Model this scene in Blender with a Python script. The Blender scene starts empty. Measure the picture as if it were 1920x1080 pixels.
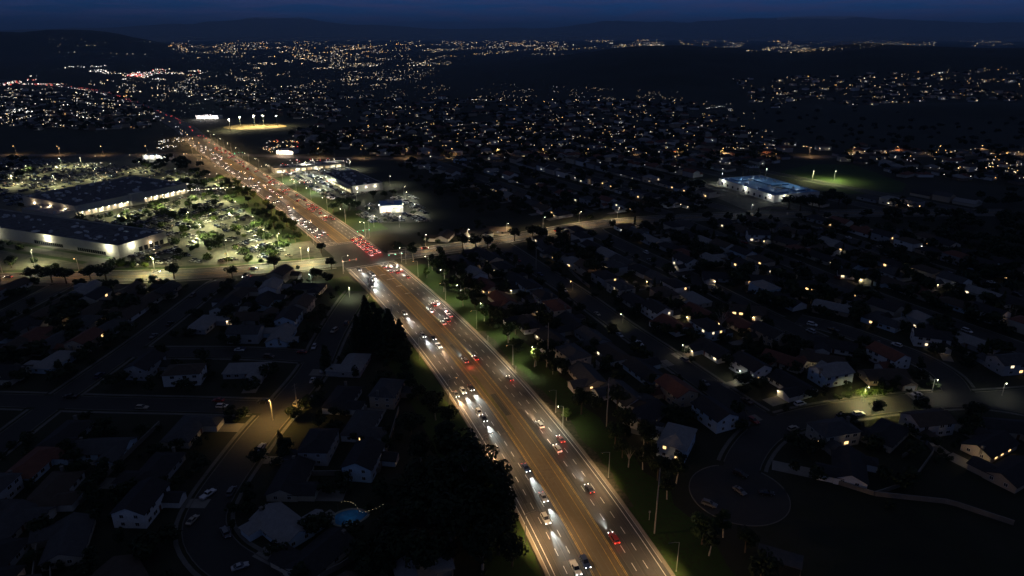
import bpy, math, random
from mathutils import Vector, Matrix

# ------------------------------------------------------------------ camera, sky, exposure
S = bpy.context.scene
COL = S.collection
rnd = random.Random(7)
H, F, HOR = 140.0, 1280.0, 65.0
PITCH = math.atan((540 - HOR) / F)
cam_d = bpy.data.cameras.new('camera'); cam = bpy.data.objects.new('camera', cam_d); COL.objects.link(cam)
cam.location = (0, 0, H); cam.rotation_euler = (math.pi/2 - PITCH, 0, 0)
cam_d.sensor_width = 36; cam_d.lens = 24; cam_d.clip_start = 1; cam_d.clip_end = 150000
S.camera = cam
S.view_settings.view_transform = 'Standard'; S.view_settings.look = 'None'
S.view_settings.exposure = 0.9; S.view_settings.gamma = 1; S.view_settings.use_curve_mapping = False
cy = S.cycles
cy.use_denoising = True; cy.max_bounces = 3; cy.diffuse_bounces = 2; cy.glossy_bounces = 2
cy.transmission_bounces = 2; cy.volume_bounces = 0; cy.transparent_max_bounces = 6
cy.caustics_reflective = False; cy.caustics_refractive = False
cy.sample_clamp_direct = 0; cy.sample_clamp_indirect = 3; cy.use_light_tree = True

W = bpy.data.worlds.new('World'); S.world = W; W.use_nodes = True
wn, wl = W.node_tree.nodes, W.node_tree.links
wn.clear()
SKY_STRENGTH = 0.15
w_out = wn.new('ShaderNodeOutputWorld'); w_bg = wn.new('ShaderNodeBackground')
sky = wn.new('ShaderNodeTexSky'); sky.sky_type = 'NISHITA'; sky.sun_disc = False
sky.sun_elevation = math.radians(0.7); sky.sun_rotation = math.radians(200)
sky.altitude = 200; sky.air_density = 1.0; sky.dust_density = 0.2; sky.ozone_density = 5.0
# after sunset the deep blue of the higher sky reaches down behind the cloud bank to the horizon
tc = wn.new('ShaderNodeTexCoord'); lift = wn.new('ShaderNodeVectorMath'); lift.operation = 'MULTIPLY_ADD'
lift.inputs[1].default_value = (1, 1, .62); lift.inputs[2].default_value = (0, 0, .33)
nrm = wn.new('ShaderNodeVectorMath'); nrm.operation = 'NORMALIZE'
wl.new(tc.outputs['Generated'], lift.inputs[0]); wl.new(lift.outputs[0], nrm.inputs[0]); wl.new(nrm.outputs[0], sky.inputs['Vector'])
mp = wn.new('ShaderNodeMapping'); mp.inputs['Scale'].default_value = (5.0, 5.0, 60)
cn = wn.new('ShaderNodeTexNoise'); cn.inputs['Scale'].default_value = 2.2; cn.inputs['Detail'].default_value = 7; cn.inputs['Roughness'].default_value = 0.58; cn.inputs['Distortion'].default_value = .4
cr = wn.new('ShaderNodeValToRGB'); cr.color_ramp.elements[0].position = 0.40; cr.color_ramp.elements[1].position = 0.62
cr.color_ramp.elements[0].color = (0, 0, 0, 1); cr.color_ramp.elements[1].color = (.95, .95, .95, 1)
mul = wn.new('ShaderNodeMixRGB'); mul.blend_type = 'MIX'; mul.inputs[2].default_value = (.17, .25, .76, 1)
wl.new(tc.outputs['Generated'], mp.inputs['Vector']); wl.new(mp.outputs[0], cn.inputs['Vector'])
# added cloud cover overhead, out of view, greys the ambient light; grows with height
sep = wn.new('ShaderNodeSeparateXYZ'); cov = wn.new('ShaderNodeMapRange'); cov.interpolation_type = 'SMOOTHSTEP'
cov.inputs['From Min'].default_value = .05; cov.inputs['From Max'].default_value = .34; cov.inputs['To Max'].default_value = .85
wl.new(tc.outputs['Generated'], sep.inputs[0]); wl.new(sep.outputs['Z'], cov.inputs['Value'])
added_deck = wn.new('ShaderNodeMixRGB'); added_deck.inputs[2].default_value = (.12, .135, .20, 1)
wl.new(cn.outputs['Fac'], cr.inputs[0]); wl.new(sky.outputs[0], mul.inputs[1]); wl.new(cr.outputs[0], mul.inputs[0])
wl.new(cov.outputs[0], added_deck.inputs[0]); wl.new(mul.outputs[0], added_deck.inputs[1])
wl.new(added_deck.outputs[0], w_bg.inputs['Color']); w_bg.inputs['Strength'].default_value = SKY_STRENGTH
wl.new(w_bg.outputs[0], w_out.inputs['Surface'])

# ------------------------------------------------------------------ helpers
def G(x, y, z=0.0):
    """ground point (at height z) seen at photo pixel x,y (1920x1080)"""
    rx, ru, rf = x - 960.0, 540.0 - y, F
    wy = rf*math.cos(PITCH) + ru*math.sin(PITCH); wz = -rf*math.sin(PITCH) + ru*math.cos(PITCH)
    t = (z - H) / wz
    return Vector((rx*t, wy*t))

def sstep(a, b, x):
    t = min(1, max(0, (x - a) / (b - a))); return t*t*(3 - 2*t)

def vnoise(x, y):
    xi, yi = math.floor(x), math.floor(y); fx, fy = x - xi, y - yi
    fx, fy = fx*fx*(3-2*fx), fy*fy*(3-2*fy)
    def h(i, j):
        n = math.sin(i*127.1 + j*311.7) * 43758.5453; return n - math.floor(n)
    a = h(xi, yi)*(1-fx) + h(xi+1, yi)*fx; b = h(xi, yi+1)*(1-fx) + h(xi+1, yi+1)*fx
    return a*(1-fy) + b*fy
def fbm(x, y, o=4):
    s, a = 0, 0.5
    for _ in range(o): s += a*vnoise(x, y); x, y, a = x*2.03+7.1, y*2.03+3.3, a*0.5
    return s

def terr(x, y):
    d = math.hypot(x, y)
    if d < 1150: return 0.0
    az = math.degrees(math.atan2(x, y)); z = 0.0
    n = fbm(x/700+11, y/700+5)
    # long ridge on the right with spurs running down towards the middle
    win = sstep(-4, 13, az) * (1 - sstep(60, 80, az))
    if win > 0:
        z += win * ((96 - 30*math.exp(-((az-20.8)/3.4)**2) - 9*math.exp(-((az-15)/2)**2) + 6*math.exp(-((az-25.6)/2.2)**2))*sstep(1550, 2950, d) * (0.88+0.24*n) - 88*sstep(3300, 5200, d)*0.95)
        z += win * 26*(fbm(x/330, y/330+9, 3)-0.45)*sstep(1500, 2100, d)*(1-sstep(3600, 4800, d))
    # low knoll on the far right
    z += 16*math.exp(-(((x-900)/260)**2 + ((y-1330)/120)**2)) * sstep(1150, 1300, d)
    # hill on the left
    win = sstep(-23, -30, az) * (1 - sstep(-60, -75, az))
    if win > 0: z += win * (150*sstep(5200, 8000, d)*(0.72+0.75*n) - 190*sstep(8400, 11500, d))
    return max(z, -1.0) if d > 1600 else max(z, 0.0)

def ray_ground(x, y):
    """where the ray of a far pixel meets the terrain"""
    rx, ru, rf = x - 960.0, 540.0 - y, F
    wy = rf*math.cos(PITCH) + ru*math.sin(PITCH); wz = -rf*math.sin(PITCH) + ru*math.cos(PITCH)
    L = math.hypot(rx, wy); ux, uy, uz = rx/L, wy/L, wz/L
    d = 700.0
    while d < 42000:
        z = H + uz*d
        if z <= terr(ux*d, uy*d): return Vector((ux*d, uy*d, terr(ux*d, uy*d)))
        d *= 1.012
    return None

class MB:
    def __init__(s): s.v, s.f, s.m = [], [], []
    def quad(s, a, b, c, d, m=0):
        i = len(s.v); s.v += [a, b, c, d]; s.f.append((i, i+1, i+2, i+3)); s.m.append(m)
    def tri(s, a, b, c, m=0):
        i = len(s.v); s.v += [a, b, c]; s.f.append((i, i+1, i+2)); s.m.append(m)
    def poly(s, pts, m=0):
        i = len(s.v); s.v += list(pts); s.f.append(tuple(range(i, i+len(pts)))); s.m.append(m)
    def box(s, x0, x1, y0, y1, z0, z1, m=0):
        i = len(s.v)
        s.v += [(x0,y0,z0),(x1,y0,z0),(x1,y1,z0),(x0,y1,z0),(x0,y0,z1),(x1,y0,z1),(x1,y1,z1),(x0,y1,z1)]
        for f in ((3,2,1,0),(4,5,6,7),(0,1,5,4),(1,2,6,5),(2,3,7,6),(3,0,4,7)): s.f.append(tuple(i+k for k in f)); s.m.append(m)
    def tube(s, p, q, r0, r1, n=6, m=0, cap=True):
        p, q = Vector(p), Vector(q); d = (q-p).normalized()
        a = d.cross(Vector((0,0,1)) if abs(d.z) < .9 else Vector((1,0,0))).normalized(); b = d.cross(a)
        i = len(s.v)
        for k in range(n):
            t = 2*math.pi*k/n; o = a*math.cos(t) + b*math.sin(t)
            s.v += [tuple(p+o*r0), tuple(q+o*r1)]
        for k in range(n):
            j = (k+1) % n; s.f.append((i+2*k, i+2*j, i+2*j+1, i+2*k+1)); s.m.append(m)
        if cap:
            s.f.append(tuple(i+2*k+1 for k in range(n))); s.m.append(m)
            s.f.append(tuple(i+2*k for k in reversed(range(n)))); s.m.append(m)
    def octa(s, c, r, m=0):
        x, y, z = c; i = len(s.v)
        s.v += [(x+r,y,z),(x-r,y,z),(x,y+r,z),(x,y-r,z),(x,y,z+r),(x,y,z-r)]
        for a,b,c_ in ((0,2,4),(2,1,4),(1,3,4),(3,0,4),(2,0,5),(1,2,5),(3,1,5),(0,3,5)): s.f.append((i+a,i+b,i+c_)); s.m.append(m)
    def ribbon(s, pts, o0, o1, z0, z1=None, m=0):
        """strip along pts between lateral offsets o0<o1 (right positive)"""
        z1 = z0 if z1 is None else z1
        A, B = offset(pts, o0), offset(pts, o1); i = len(s.v)
        for a, b in zip(A, B): s.v += [(a.x, a.y, z0), (b.x, b.y, z1)]
        for k in range(len(pts)-1): s.f.append((i+2*k, i+2*k+1, i+2*k+3, i+2*k+2)); s.m.append(m)
    def slab(s, pts, o0, o1, z0, z1, m=0):
        """raised strip with vertical sides"""
        s.ribbon(pts, o0, o1, z1, None, m)
        for o in (o0, o1):
            A = offset(pts, o); i = len(s.v)
            for a in A: s.v += [(a.x, a.y, z0), (a.x, a.y, z1)]
            for k in range(len(pts)-1): s.f.append((i+2*k, i+2*k+1, i+2*k+3, i+2*k+2)); s.m.append(m)
    def mesh(s, name, mats, smooth=False):
        me = bpy.data.meshes.new(name); me.from_pydata([tuple(v) for v in s.v], [], s.f)
        for mt in (mats if isinstance(mats, (list, tuple)) else [mats]): me.materials.append(mt)
        if any(s.m): me.polygons.foreach_set('material_index', s.m)
        if smooth: me.polygons.foreach_set('use_smooth', [True]*len(me.polygons))
        me.update(); return me

def tangent(pts, i):
    a, b = pts[max(0, i-1)], pts[min(len(pts)-1, i+1)]; d = b - a
    return d.normalized()
def offset(pts, o):
    r = []
    for i, p in enumerate(pts):
        t = tangent(pts, i); r.append(Vector((p.x + t.y*o, p.y - t.x*o)))
    return r
def resample(pts, step):
    out = [pts[0].copy()]; acc = 0.0
    for a, b in zip(pts[:-1], pts[1:]):
        L = (b-a).length; t = step - acc
        while t <= L: out.append(a + (b-a)*(t/L)); t += step
        acc = L - (t - step)
    if (out[-1]-pts[-1]).length > step*0.3: out.append(pts[-1].copy())
    return out
def smooth_path(pts, step=4.0):
    """Catmull-Rom through pts"""
    P = [pts[0]*2 - pts[1]] + list(pts) + [pts[-1]*2 - pts[-2]]; out = []
    for i in range(1, len(P)-2):
        p0, p1, p2, p3 = P[i-1], P[i], P[i+1], P[i+2]; n = max(2, int((p2-p1).length/step))
        for k in range(n):
            t = k/n; out.append(0.5*((2*p1) + (p2-p0)*t + (2*p0-5*p1+4*p2-p3)*t*t + (3*p1-p0-3*p2+p3)*t**3))
    out.append(pts[-1].copy()); return out
def at_len(pts, s):
    for a, b in zip(pts[:-1], pts[1:]):
        L = (b-a).length
        if s <= L: return a + (b-a)*(s/L), (b-a).normalized()
        s -= L
    return pts[-1].copy(), (pts[-1]-pts[-2]).normalized()
def plen(pts): return sum((b-a).length for a, b in zip(pts[:-1], pts[1:]))

def obj(name, me, parent=None, loc=(0,0,0), rz=0.0, scale=None):
    o = bpy.data.objects.new(name, me); COL.objects.link(o)
    o.location = loc; o.rotation_euler = (0, 0, rz)
    if scale: o.scale = (scale,)*3 if isinstance(scale, (int, float)) else scale
    if parent: o.parent = parent
    return o
def tag(o, label=None, cat=None, group=None, kind=None):
    if label: o['label'] = label
    if cat: o['category'] = cat
    if group: o['group'] = group
    if kind: o['kind'] = kind
    return o
def thing(name, label, cat, loc, rz=0.0, group=None, scale=None):
    return tag(obj(name, None, None, loc, rz, scale), label, cat, group)
def struct(name, mb, mats, loc=(0,0,0)): return tag(obj(name, mb.mesh(name, mats), None, loc), kind='structure')
def stuff(name, mb, mats, label=None, parent=None):
    o = tag(obj(name, mb.mesh(name, mats), parent), label, kind='stuff'); return o
LIGHT_CACHE = {}
def lamp_light(parent, loc, power, color, kind='SPOT', rot=(0,0,0), size=150, blend=0.6, radius=0.25):
    key = (power, color, kind, size, blend, radius)
    d = LIGHT_CACHE.get(key)
    if d is None:
        d = bpy.data.lights.new('lamp_light', kind); d.energy = power*.76; d.color = color
        d.shadow_soft_size = radius
        if kind == 'SPOT': d.spot_size = math.radians(size); d.spot_blend = blend
        LIGHT_CACHE[key] = d
    o = bpy.data.objects.new('lamp_light', d); COL.objects.link(o); o.location = loc; o.rotation_euler = rot
    if parent: o.parent = parent
    return o
ORD = ['first','second','third','fourth','fifth','sixth','seventh','eighth','ninth','tenth','eleventh','twelfth','thirteenth','fourteenth','fifteenth','sixteenth','seventeenth','eighteenth','nineteenth','twentieth']
def ordn(i):
    if i < 20: return ORD[i]
    tens = {2:'twenty',3:'thirty',4:'forty',5:'fifty',6:'sixty',7:'seventy',8:'eighty',9:'ninety'}
    n = i + 1
    if n % 10 == 0: return {20:'twentieth',30:'thirtieth',40:'fortieth',50:'fiftieth',60:'sixtieth',70:'seventieth',80:'eightieth',90:'ninetieth'}.get(n, str(n)+'th')
    return (tens[n//10] + '-' + ORD[n % 10 - 1]) if n < 100 else '%dth' % n

# ------------------------------------------------------------------ materials
def mat(name, col, rough=0.8, var=0.25, scale=1.0, col2=None, metal=0.0, detail=5, bump=0.0, emit=None, estr=0.0, spec=0.3, sample=True):
    m = bpy.data.materials.new(name); m.use_nodes = True
    n, l = m.node_tree.nodes, m.node_tree.links; b = n['Principled BSDF']
    b.inputs['Roughness'].default_value = rough; b.inputs['Metallic'].default_value = metal
    b.inputs['Specular IOR Level'].default_value = spec
    if emit:
        b.inputs['Base Color'].default_value = (*col, 1)
        b.inputs['Emission Color'].default_value = (*emit, 1); b.inputs['Emission Strength'].default_value = estr
        if not sample: m.cycles.emission_sampling = 'NONE'
        return m
    if var <= 0 and not col2:
        b.inputs['Base Color'].default_value = (*col, 1); return m
    t = n.new('ShaderNodeTexCoord'); nz = n.new('ShaderNodeTexNoise'); r = n.new('ShaderNodeValToRGB')
    nz.inputs['Scale'].default_value = scale; nz.inputs['Detail'].default_value = detail; nz.inputs['Roughness'].default_value = 0.65
    c2 = col2 or tuple(min(1, c*(1+var)) for c in col); c1 = col if col2 else tuple(c*(1-var) for c in col)
    r.color_ramp.elements[0].position = 0.35; r.color_ramp.elements[1].position = 0.65
    r.color_ramp.elements[0].color = (*c1, 1); r.color_ramp.elements[1].color = (*c2, 1)
    l.new(t.outputs['Object'], nz.inputs['Vector']); l.new(nz.outputs['Fac'], r.inputs[0]); l.new(r.outputs[0], b.inputs['Base Color'])
    if bump:
        bp = n.new('ShaderNodeBump'); bp.inputs['Strength'].default_value = bump; bp.inputs['Distance'].default_value = 0.3
        l.new(nz.outputs['Fac'], bp.inputs['Height']); l.new(bp.outputs[0], b.inputs['Normal'])
    return m
M = {}
def two_noise(name, cA, cB, cC, s1, s2, rough=0.9, bump=0.0):
    """three tones mixed by a coarse and a fine noise"""
    m = mat(name, cA, rough, 0, s1, cB, bump=bump); n, l = m.node_tree.nodes, m.node_tree.links; b = n['Principled BSDF']
    src = b.inputs['Base Color'].links[0].from_socket
    t = n.new('ShaderNodeTexCoord'); nz = n.new('ShaderNodeTexNoise'); nz.inputs['Scale'].default_value = s2; nz.inputs['Detail'].default_value = 8
    r = n.new('ShaderNodeValToRGB'); r.color_ramp.elements[0].position = .45; r.color_ramp.elements[1].position = .62
    mx = n.new('ShaderNodeMixRGB'); mx.inputs[2].default_value = (*cC, 1)
    l.new(t.outputs['Object'], nz.inputs['Vector']); l.new(nz.outputs['Fac'], r.inputs[0]); l.new(r.outputs[0], mx.inputs[0])
    l.new(src, mx.inputs[1]); l.new(mx.outputs[0], b.inputs['Base Color']); return m
M['ground'] = two_noise('earth_and_scrub', (.016,.019,.010), (.034,.034,.022), (.022,.026,.012), .02, .11, .95)
M['asphalt'] = two_noise('asphalt', (.050,.050,.048), (.082,.080,.075), (.062,.060,.056), .06, .5, .7)
M['median'] = two_noise('worn_brown_asphalt', (.105,.083,.053), (.15,.118,.074), (.125,.097,.06), .04, .7, .9)
M['street'] = two_noise('street_asphalt', (.030,.030,.029), (.046,.045,.042), (.036,.036,.034), .06, .8, .85)
M['concrete'] = two_noise('concrete', (.17,.16,.14), (.24,.23,.20), (.20,.19,.165), .15, 1.4, .85)
M['old_concrete'] = two_noise('old_concrete', (.10,.097,.088), (.165,.158,.14), (.12,.115,.10), .12, .9, .9)
M['gutter'] = two_noise('gutter_concrete', (.19,.165,.13), (.25,.22,.18), (.2,.17,.13), .15, 1.1, .9)
M['grass'] = two_noise('grass', (.018,.046,.006), (.034,.068,.010), (.03,.042,.010), .08, .9, .95)
M['drygrass'] = two_noise('dry_weeds', (.09,.085,.03), (.14,.12,.05), (.07,.08,.02), .3, 1.5, .95)
M['dirt'] = two_noise('bare_dirt', (.035,.034,.02), (.075,.064,.042), (.025,.034,.012), .12, .8, .95)
M['white'] = mat('white_road_paint', (.62,.62,.60), .7, .2, 1.2)
M['yellow'] = mat('yellow_road_paint', (.46,.30,.06), .7, .35, .8)
M['metal'] = mat('galvanised_steel', (.32,.32,.31), .5, .1, 2, metal=.3)
M['dark_metal'] = mat('dark_metal', (.06,.06,.06), .5, .2, 2)
M['wood'] = mat('weathered_wood', (.20,.16,.12), .9, .25, 3)
M['bark'] = mat('bark', (.10,.075,.05), .95, .3, 2)
M['palebark'] = mat('pale_bark', (.32,.28,.23), .9, .25, 2)
M['water'] = mat('pool_water', (.02,.14,.28), .25, .25, .4)
M['glass'] = mat('window_glass', (.02,.022,.028), .12, 0, spec=.5)
M['trim'] = mat('white_trim', (.6,.6,.58), .7, .05, 1)
M['door'] = mat('painted_door', (.16,.06,.04), .6, .2, 1)
M['garage'] = mat('garage_door_paint', (.55,.54,.52), .6, .08, 1)
M['tyre'] = mat('tyre_rubber', (.02,.02,.02), .85, 0)
M['rim'] = mat('alloy_rim', (.45,.45,.46), .35, 0, metal=.8)
M['block'] = two_noise('block_wall', (.15,.135,.11), (.22,.195,.165), (.17,.15,.125), .4, 2.2, .9)
WARM, AMBER, LED, COOL = (1,.72,.42), (1,.56,.2), (1,.96,.66), (.86,.93,1)
def em(name, c, s, sample=True): return mat(name, (.5,.5,.5), .5, emit=c, estr=s, sample=sample)
M['lens_led'] = em('led_lens', LED, 14); M['lens_amber'] = em('sodium_lens', AMBER, 14); M['lens_cool'] = em('cool_lens', COOL, 14)
M['lit'] = em('lit_window', (1,.60,.24), 1.3); M['lit_pale'] = em('pale_lit_window', (1,.80,.50), 1.0); M['porch'] = em('porch_lamp', (1,.72,.40), 14)
M['headlight'] = em('headlight', (1,.96,.90), 10, False); M['taillight'] = em('taillight', (1,.03,.015), 2.6, False); M['brakelight'] = em('brake_light', (1,.05,.03), 3, False)
M['dark_lamp'] = mat('unlit_lamp', (.3,.08,.06), .3, 0)
M['shop_dim'] = em('dim_shopfront', (1,.70,.32), .35); M['shop'] = em('lit_shopfront', (1,.80,.42), 1.0); M['pack'] = em('wall_pack', (1,.98,.80), 22)
M['red_sign'] = em('red_sign', (1,.08,.06), 3); M['green'] = em('green_signal', (.05,1,.6), 9); M['red'] = em('red_signal', (1,.05,.03), 6)

WALLS = {'white': (.62,.62,.60), 'cream': (.52,.47,.38), 'grey': (.34,.34,.34), 'tan': (.40,.32,.23), 'pale blue': (.42,.52,.60), 'beige': (.45,.40,.32), 'brown': (.20,.14,.10)}
ROOFS = {'grey': ((.055,.055,.056),(.085,.085,.085)), 'brown': ((.06,.046,.035),(.09,.07,.053)), 'dark': ((.026,.026,.027),(.042,.042,.044)), 'pale': ((.20,.20,.20),(.27,.27,.26)), 'red': ((.12,.05,.035),(.17,.075,.05))}
WM = {k: two_noise(k.replace(' ', '_')+'_stucco', c, tuple(x*1.12 for x in c), tuple(x*.9 for x in c), .5, 3, .9) for k, c in WALLS.items()}
RM = {}
for k, (a, b_) in ROOFS.items():
    m = two_noise(k+'_shingles', a, b_, tuple((x+y)/2*.8 for x, y in zip(a, b_)), .6, 4, .9); RM[k] = m
LEAF = []
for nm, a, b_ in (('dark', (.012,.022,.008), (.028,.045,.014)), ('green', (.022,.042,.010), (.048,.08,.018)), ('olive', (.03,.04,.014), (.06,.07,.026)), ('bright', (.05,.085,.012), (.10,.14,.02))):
    LEAF.append(two_noise(nm+'_leaves', a, b_, tuple(x*.7 for x in a), .5, 1.7, .8))  # the bright tone has lamplight put into the leaf colour

# ------------------------------------------------------------------ ground, hills, mountains
def build_ground():
    azs = [-180, -140, -110, -90, -75] + [-62 + i*0.8 for i in range(156)] + [75, 90, 110, 140]
    ds = [0.0, 60, 140, 300, 600, 1000, 1150]; d = 1150
    while d < 60000: d *= 1.022 if d < 9000 else 1.12; ds.append(d)
    V, Fc = [], []; na = len(azs)
    for d in ds:
        for a in azs:
            a_ = math.radians(a); x, y = d*math.sin(a_), d*math.cos(a_); V.append((x, y, terr(x, y)))
    for i in range(len(ds)-1):
        for j in range(na):
            k = (j+1) % na; Fc.append((i*na+j, i*na+k, (i+1)*na+k, (i+1)*na+j))
    me = bpy.data.meshes.new('ground'); me.from_pydata(V, [], Fc); me.materials.append(M['ground'])
    me.polygons.foreach_set('use_smooth', [True]*len(me.polygons)); me.update()
    tag(obj('ground', me), kind='structure')
build_ground()

M['rock'] = two_noise('mountain_rock', (.20,.20,.19), (.27,.265,.25), (.17,.18,.15), .0006, .003, .95)
def mountains(name, dist, prof, seed, snow=None):
    """a range at DIST metres: crest height from (azimuth, metres) points"""
    mb = MB(); n = 260; rows = 14; V = []
    for j in range(rows+1):
        t = j/rows
        for i in range(n+1):
            az = -60 + 120*i/n
            h = 0
            for (a0, h0), (a1, h1) in zip(prof[:-1], prof[1:]):
                if a0 <= az <= a1: h = h0 + (h1-h0)*sstep(0, 1, (az-a0)/(a1-a0))
            prof_t = math.sin(min(1, t*1.0)*math.pi) if t < .5 else math.sin(math.pi*t)
            r = dist*(1 - .18 + .36*t); a = math.radians(az)
            x, y = r*math.sin(a), r*math.cos(a)
            rg = abs(fbm(az*.35+seed, t*3+seed, 5)-.48)*2
            V.append((x, y, max(-5, h*.66*dist/30000*prof_t*(1.04-.3*rg))))
    mb.v = V
    for j in range(rows):
        for i in range(n):
            a = j*(n+1)+i; mb.f.append((a, a+1, a+n+2, a+n+1))
            z = max(V[a][2], V[a+n+2][2]); mb.m.append(1 if snow and z > snow else 0)
    me = mb.mesh(name, [M['rock'], mat(name+'_snow', (.75,.77,.8), .8, .08, .002)], True)
    tag(obj(name, me), kind='structure')
mountains('mountains', 30000, [(-60,500),(-36,450),(-30,560),(-24,800),(-20,1130),(-17,1190),(-12,760),(-4,560),(3,640),(8,1000),(14,960),(19,1120),(25,1170),(30,900),(40,700),(60,500)], 3.3, 735)
mountains('foothills', 22000, [(-60,150),(-30,190),(-12,140),(-3,80),(1,150),(6,220),(9,250),(13,110),(18,150),(24,220),(32,190),(60,150)], 9.1)

# ------------------------------------------------------------------ evening haze over the whole basin
def haze():
    m = bpy.data.materials.new('haze'); m.use_nodes = True; n, l = m.node_tree.nodes, m.node_tree.links; n.clear()
    o = n.new('ShaderNodeOutputMaterial'); v = n.new('ShaderNodeVolumePrincipled'); v.inputs['Color'].default_value = (.52,.80,1,1); v.inputs['Anisotropy'].default_value = .72; v.inputs['Density'].default_value = HAZE
    l.new(v.outputs[0], o.inputs['Volume']); mb = MB(); mb.box(-66000,66000,-66000,66000,-7,1010)
    tag(obj('haze', mb.mesh('haze', m)), kind='stuff')
HAZE = 5.4e-5
haze()

# ------------------------------------------------------------------ highway
def hx(y): return -8.43638760e-11*y**4 + 5.34463885e-07*y**3 - 9.12851525e-04*y**2 - 4.71655565e-02*y + 52.7194747
HW = smooth_path([Vector((hx(y), y)) for y in range(20, 1101, 30)] + [Vector(p) for p in ((-590,1210),(-657,1307),(-860,1579),(-1082,1853),(-1352,2094),(-1687,2347),(-2300,2700))], 6)
HW = resample(HW, 6)
N_NEAR = next(i for i, p in enumerate(HW) if p.y > 1100)
HN = HW[:N_NEAR]
HALF = 16.7
def at_highway(p):
    """signed lateral offset and arc length of a ground point"""
    best = (1e9, 0, 0); s = 0
    for a, b in zip(HW[:-1], HW[1:]):
        d = b - a; L = d.length; t = max(0, min(1, (p-a).dot(d)/(L*L))); q = a + d*t; e = (p-q).length
        if e < best[0]: best = (e, (p.x-q.x)*d.y/L - (p.y-q.y)*d.x/L, s+L*t)
        s += L
    return best[1], best[2]
HWL = [0.0]
for a, b in zip(HW[:-1], HW[1:]): HWL.append(HWL[-1] + (b-a).length)
def hw_point(s, off): 
    p, t = at_len(HW, s); return Vector((p.x+t.y*off, p.y-t.x*off)), t
S_X0, S_X1 = at_highway(Vector((-88, 424)))[1], at_highway(Vector((-118, 468)))[1]   # junction extents along the highway

mb = MB(); mb.ribbon(HW, -HALF, HALF, .06); struct('highway', mb, M['asphalt'])
mb = MB()
for a, b in ((0, S_X0-2), (S_X1+2, 900)):
    pts = [p for p, s in zip(HW, HWL) if a <= s <= b]; mb.ribbon(pts, -4.0, 4.0, .066)
struct('median_strip', mb, M['median'])
# worn weeds and grit along the middle of the near median
pts = [p for p, s in zip(HW, HWL) if 205 <= s <= 262]
mb = MB(); vv = resample(pts, 3)
for k, (a, b) in enumerate(zip(vv[:-1], vv[1:])):
    w0, w1 = .35+.5*rnd.random(), .35+.5*rnd.random()
    mb.ribbon([a, b], -1.7-w0, -1.7+w1, .085)
tag(obj('weeds', mb.mesh('weeds', M['drygrass'])), kind='stuff')
# kerbs and gutters
for nm, o0, o1 in (('kerb', HALF, HALF+.55), ('kerb', -HALF-.55, -HALF)):
    mb = MB()
    for a, b in ((0, S_X0-6), (S_X1+6, 1000)):
        pts = [p for p, s in zip(HW, HWL) if a <= s <= b]; mb.slab(pts, o0, o1, .0, .19)
        mb.ribbon(pts, (o0-.6 if o0 > 0 else o1), (o0 if o0 > 0 else o1+.6), .068)
    struct(nm, mb, M['gutter'])
# grass verges
def verge(o0, o1, a, b, m, z=.035, step=9, wob=2.5):
    pts = [p for p, s in zip(HW, HWL) if a <= s <= b]; pts = resample(pts, step); mb = MB()
    I, O = offset(pts, o0), []
    for k, p in enumerate(pts):
        t = tangent(pts, k); o = o1 + wob*(rnd.random()-.5)*2; O.append(Vector((p.x+t.y*o, p.y-t.x*o)))
    for k in range(len(pts)-1): mb.quad((I[k].x,I[k].y,z),(O[k].x,O[k].y,z),(O[k+1].x,O[k+1].y,z),(I[k+1].x,I[k+1].y,z))
    o = tag(obj('verge', mb.mesh('verge', m)), kind='structure'); return o
verge(HALF+.55, 33, 0, S_X0-14, M['grass']); verge(-33, -HALF-.55, 0, S_X0-14, M['grass'])
verge(HALF+.55, 42, S_X1+16, 760, M['grass'], .035); verge(-27, -HALF-.55, S_X1+16, 560, M['grass'], .035)
verge(HALF+.6, HALF+3.4, 150, 300, M['dirt'], .05, 6, 1.3)
verge(HALF+.6, HALF+3.0, 60, 130, M['dirt'], .05, 6, 1.3)
# lane markings
mb = MB(); my = MB()
def line(mbk, off, w, s0, s1, z=.075):
    pts = [p for p, s in zip(HW, HWL) if s0 <= s <= s1]
    if len(pts) > 1: mbk.ribbon(pts, off-w/2, off+w/2, z)
for s0, s1 in ((0, S_X0-3), (S_X1+3, 1000)):
    for sg in (-1, 1):
        line(mb, sg*14.7, .22, s0, s1)
        line(my, sg*4.25, .16, s0, s1); line(my, sg*4.65, .16, s0, s1)
        line(my, sg*(-0 if sg < 0 else 2.3) if sg > 0 else -2.6, .12, s0, s1, .076)
line(mb, 16.0, .14, 130, S_X0-3); line(mb, -16.1, .16, 0, 300)
s = 4.0
while s < 640:
    if not (S_X0-4 < s < S_X1+1):
        for off in (7.7, 11.2, -7.7, -11.2):
            p, t = hw_point(s + (3 if off > 0 else 0), off); q, _ = hw_point(s + 3.2 + (3 if off > 0 else 0), off); n = Vector((t.y, -t.x))*.09
            mb.quad((p.x-n.x,p.y-n.y,.075),(p.x+n.x,p.y+n.y,.075),(q.x+n.x,q.y+n.y,.075),(q.x-n.x,q.y-n.y,.075))
    s += 7.3 if s < 330 else 9.0
def across(sc, o0, o1, w, mbk=mb):
    a, t = hw_point(sc, o0); b, _ = hw_point(sc, o1); d = t*(w/2)
    mbk.quad((a.x-d.x,a.y-d.y,.077),(b.x-d.x,b.y-d.y,.077),(b.x+d.x,b.y+d.y,.077),(a.x+d.x,a.y+d.y,.077))
for sc in (S_X0-4.5, S_X0-1.0, S_X1+1.0, S_X1+4.5): across(sc, -16, 16, .35)
across(S_X0-8, 4.8, 14.6, .5); across(S_X1+8, -14.6, -4.8, .5)
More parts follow.
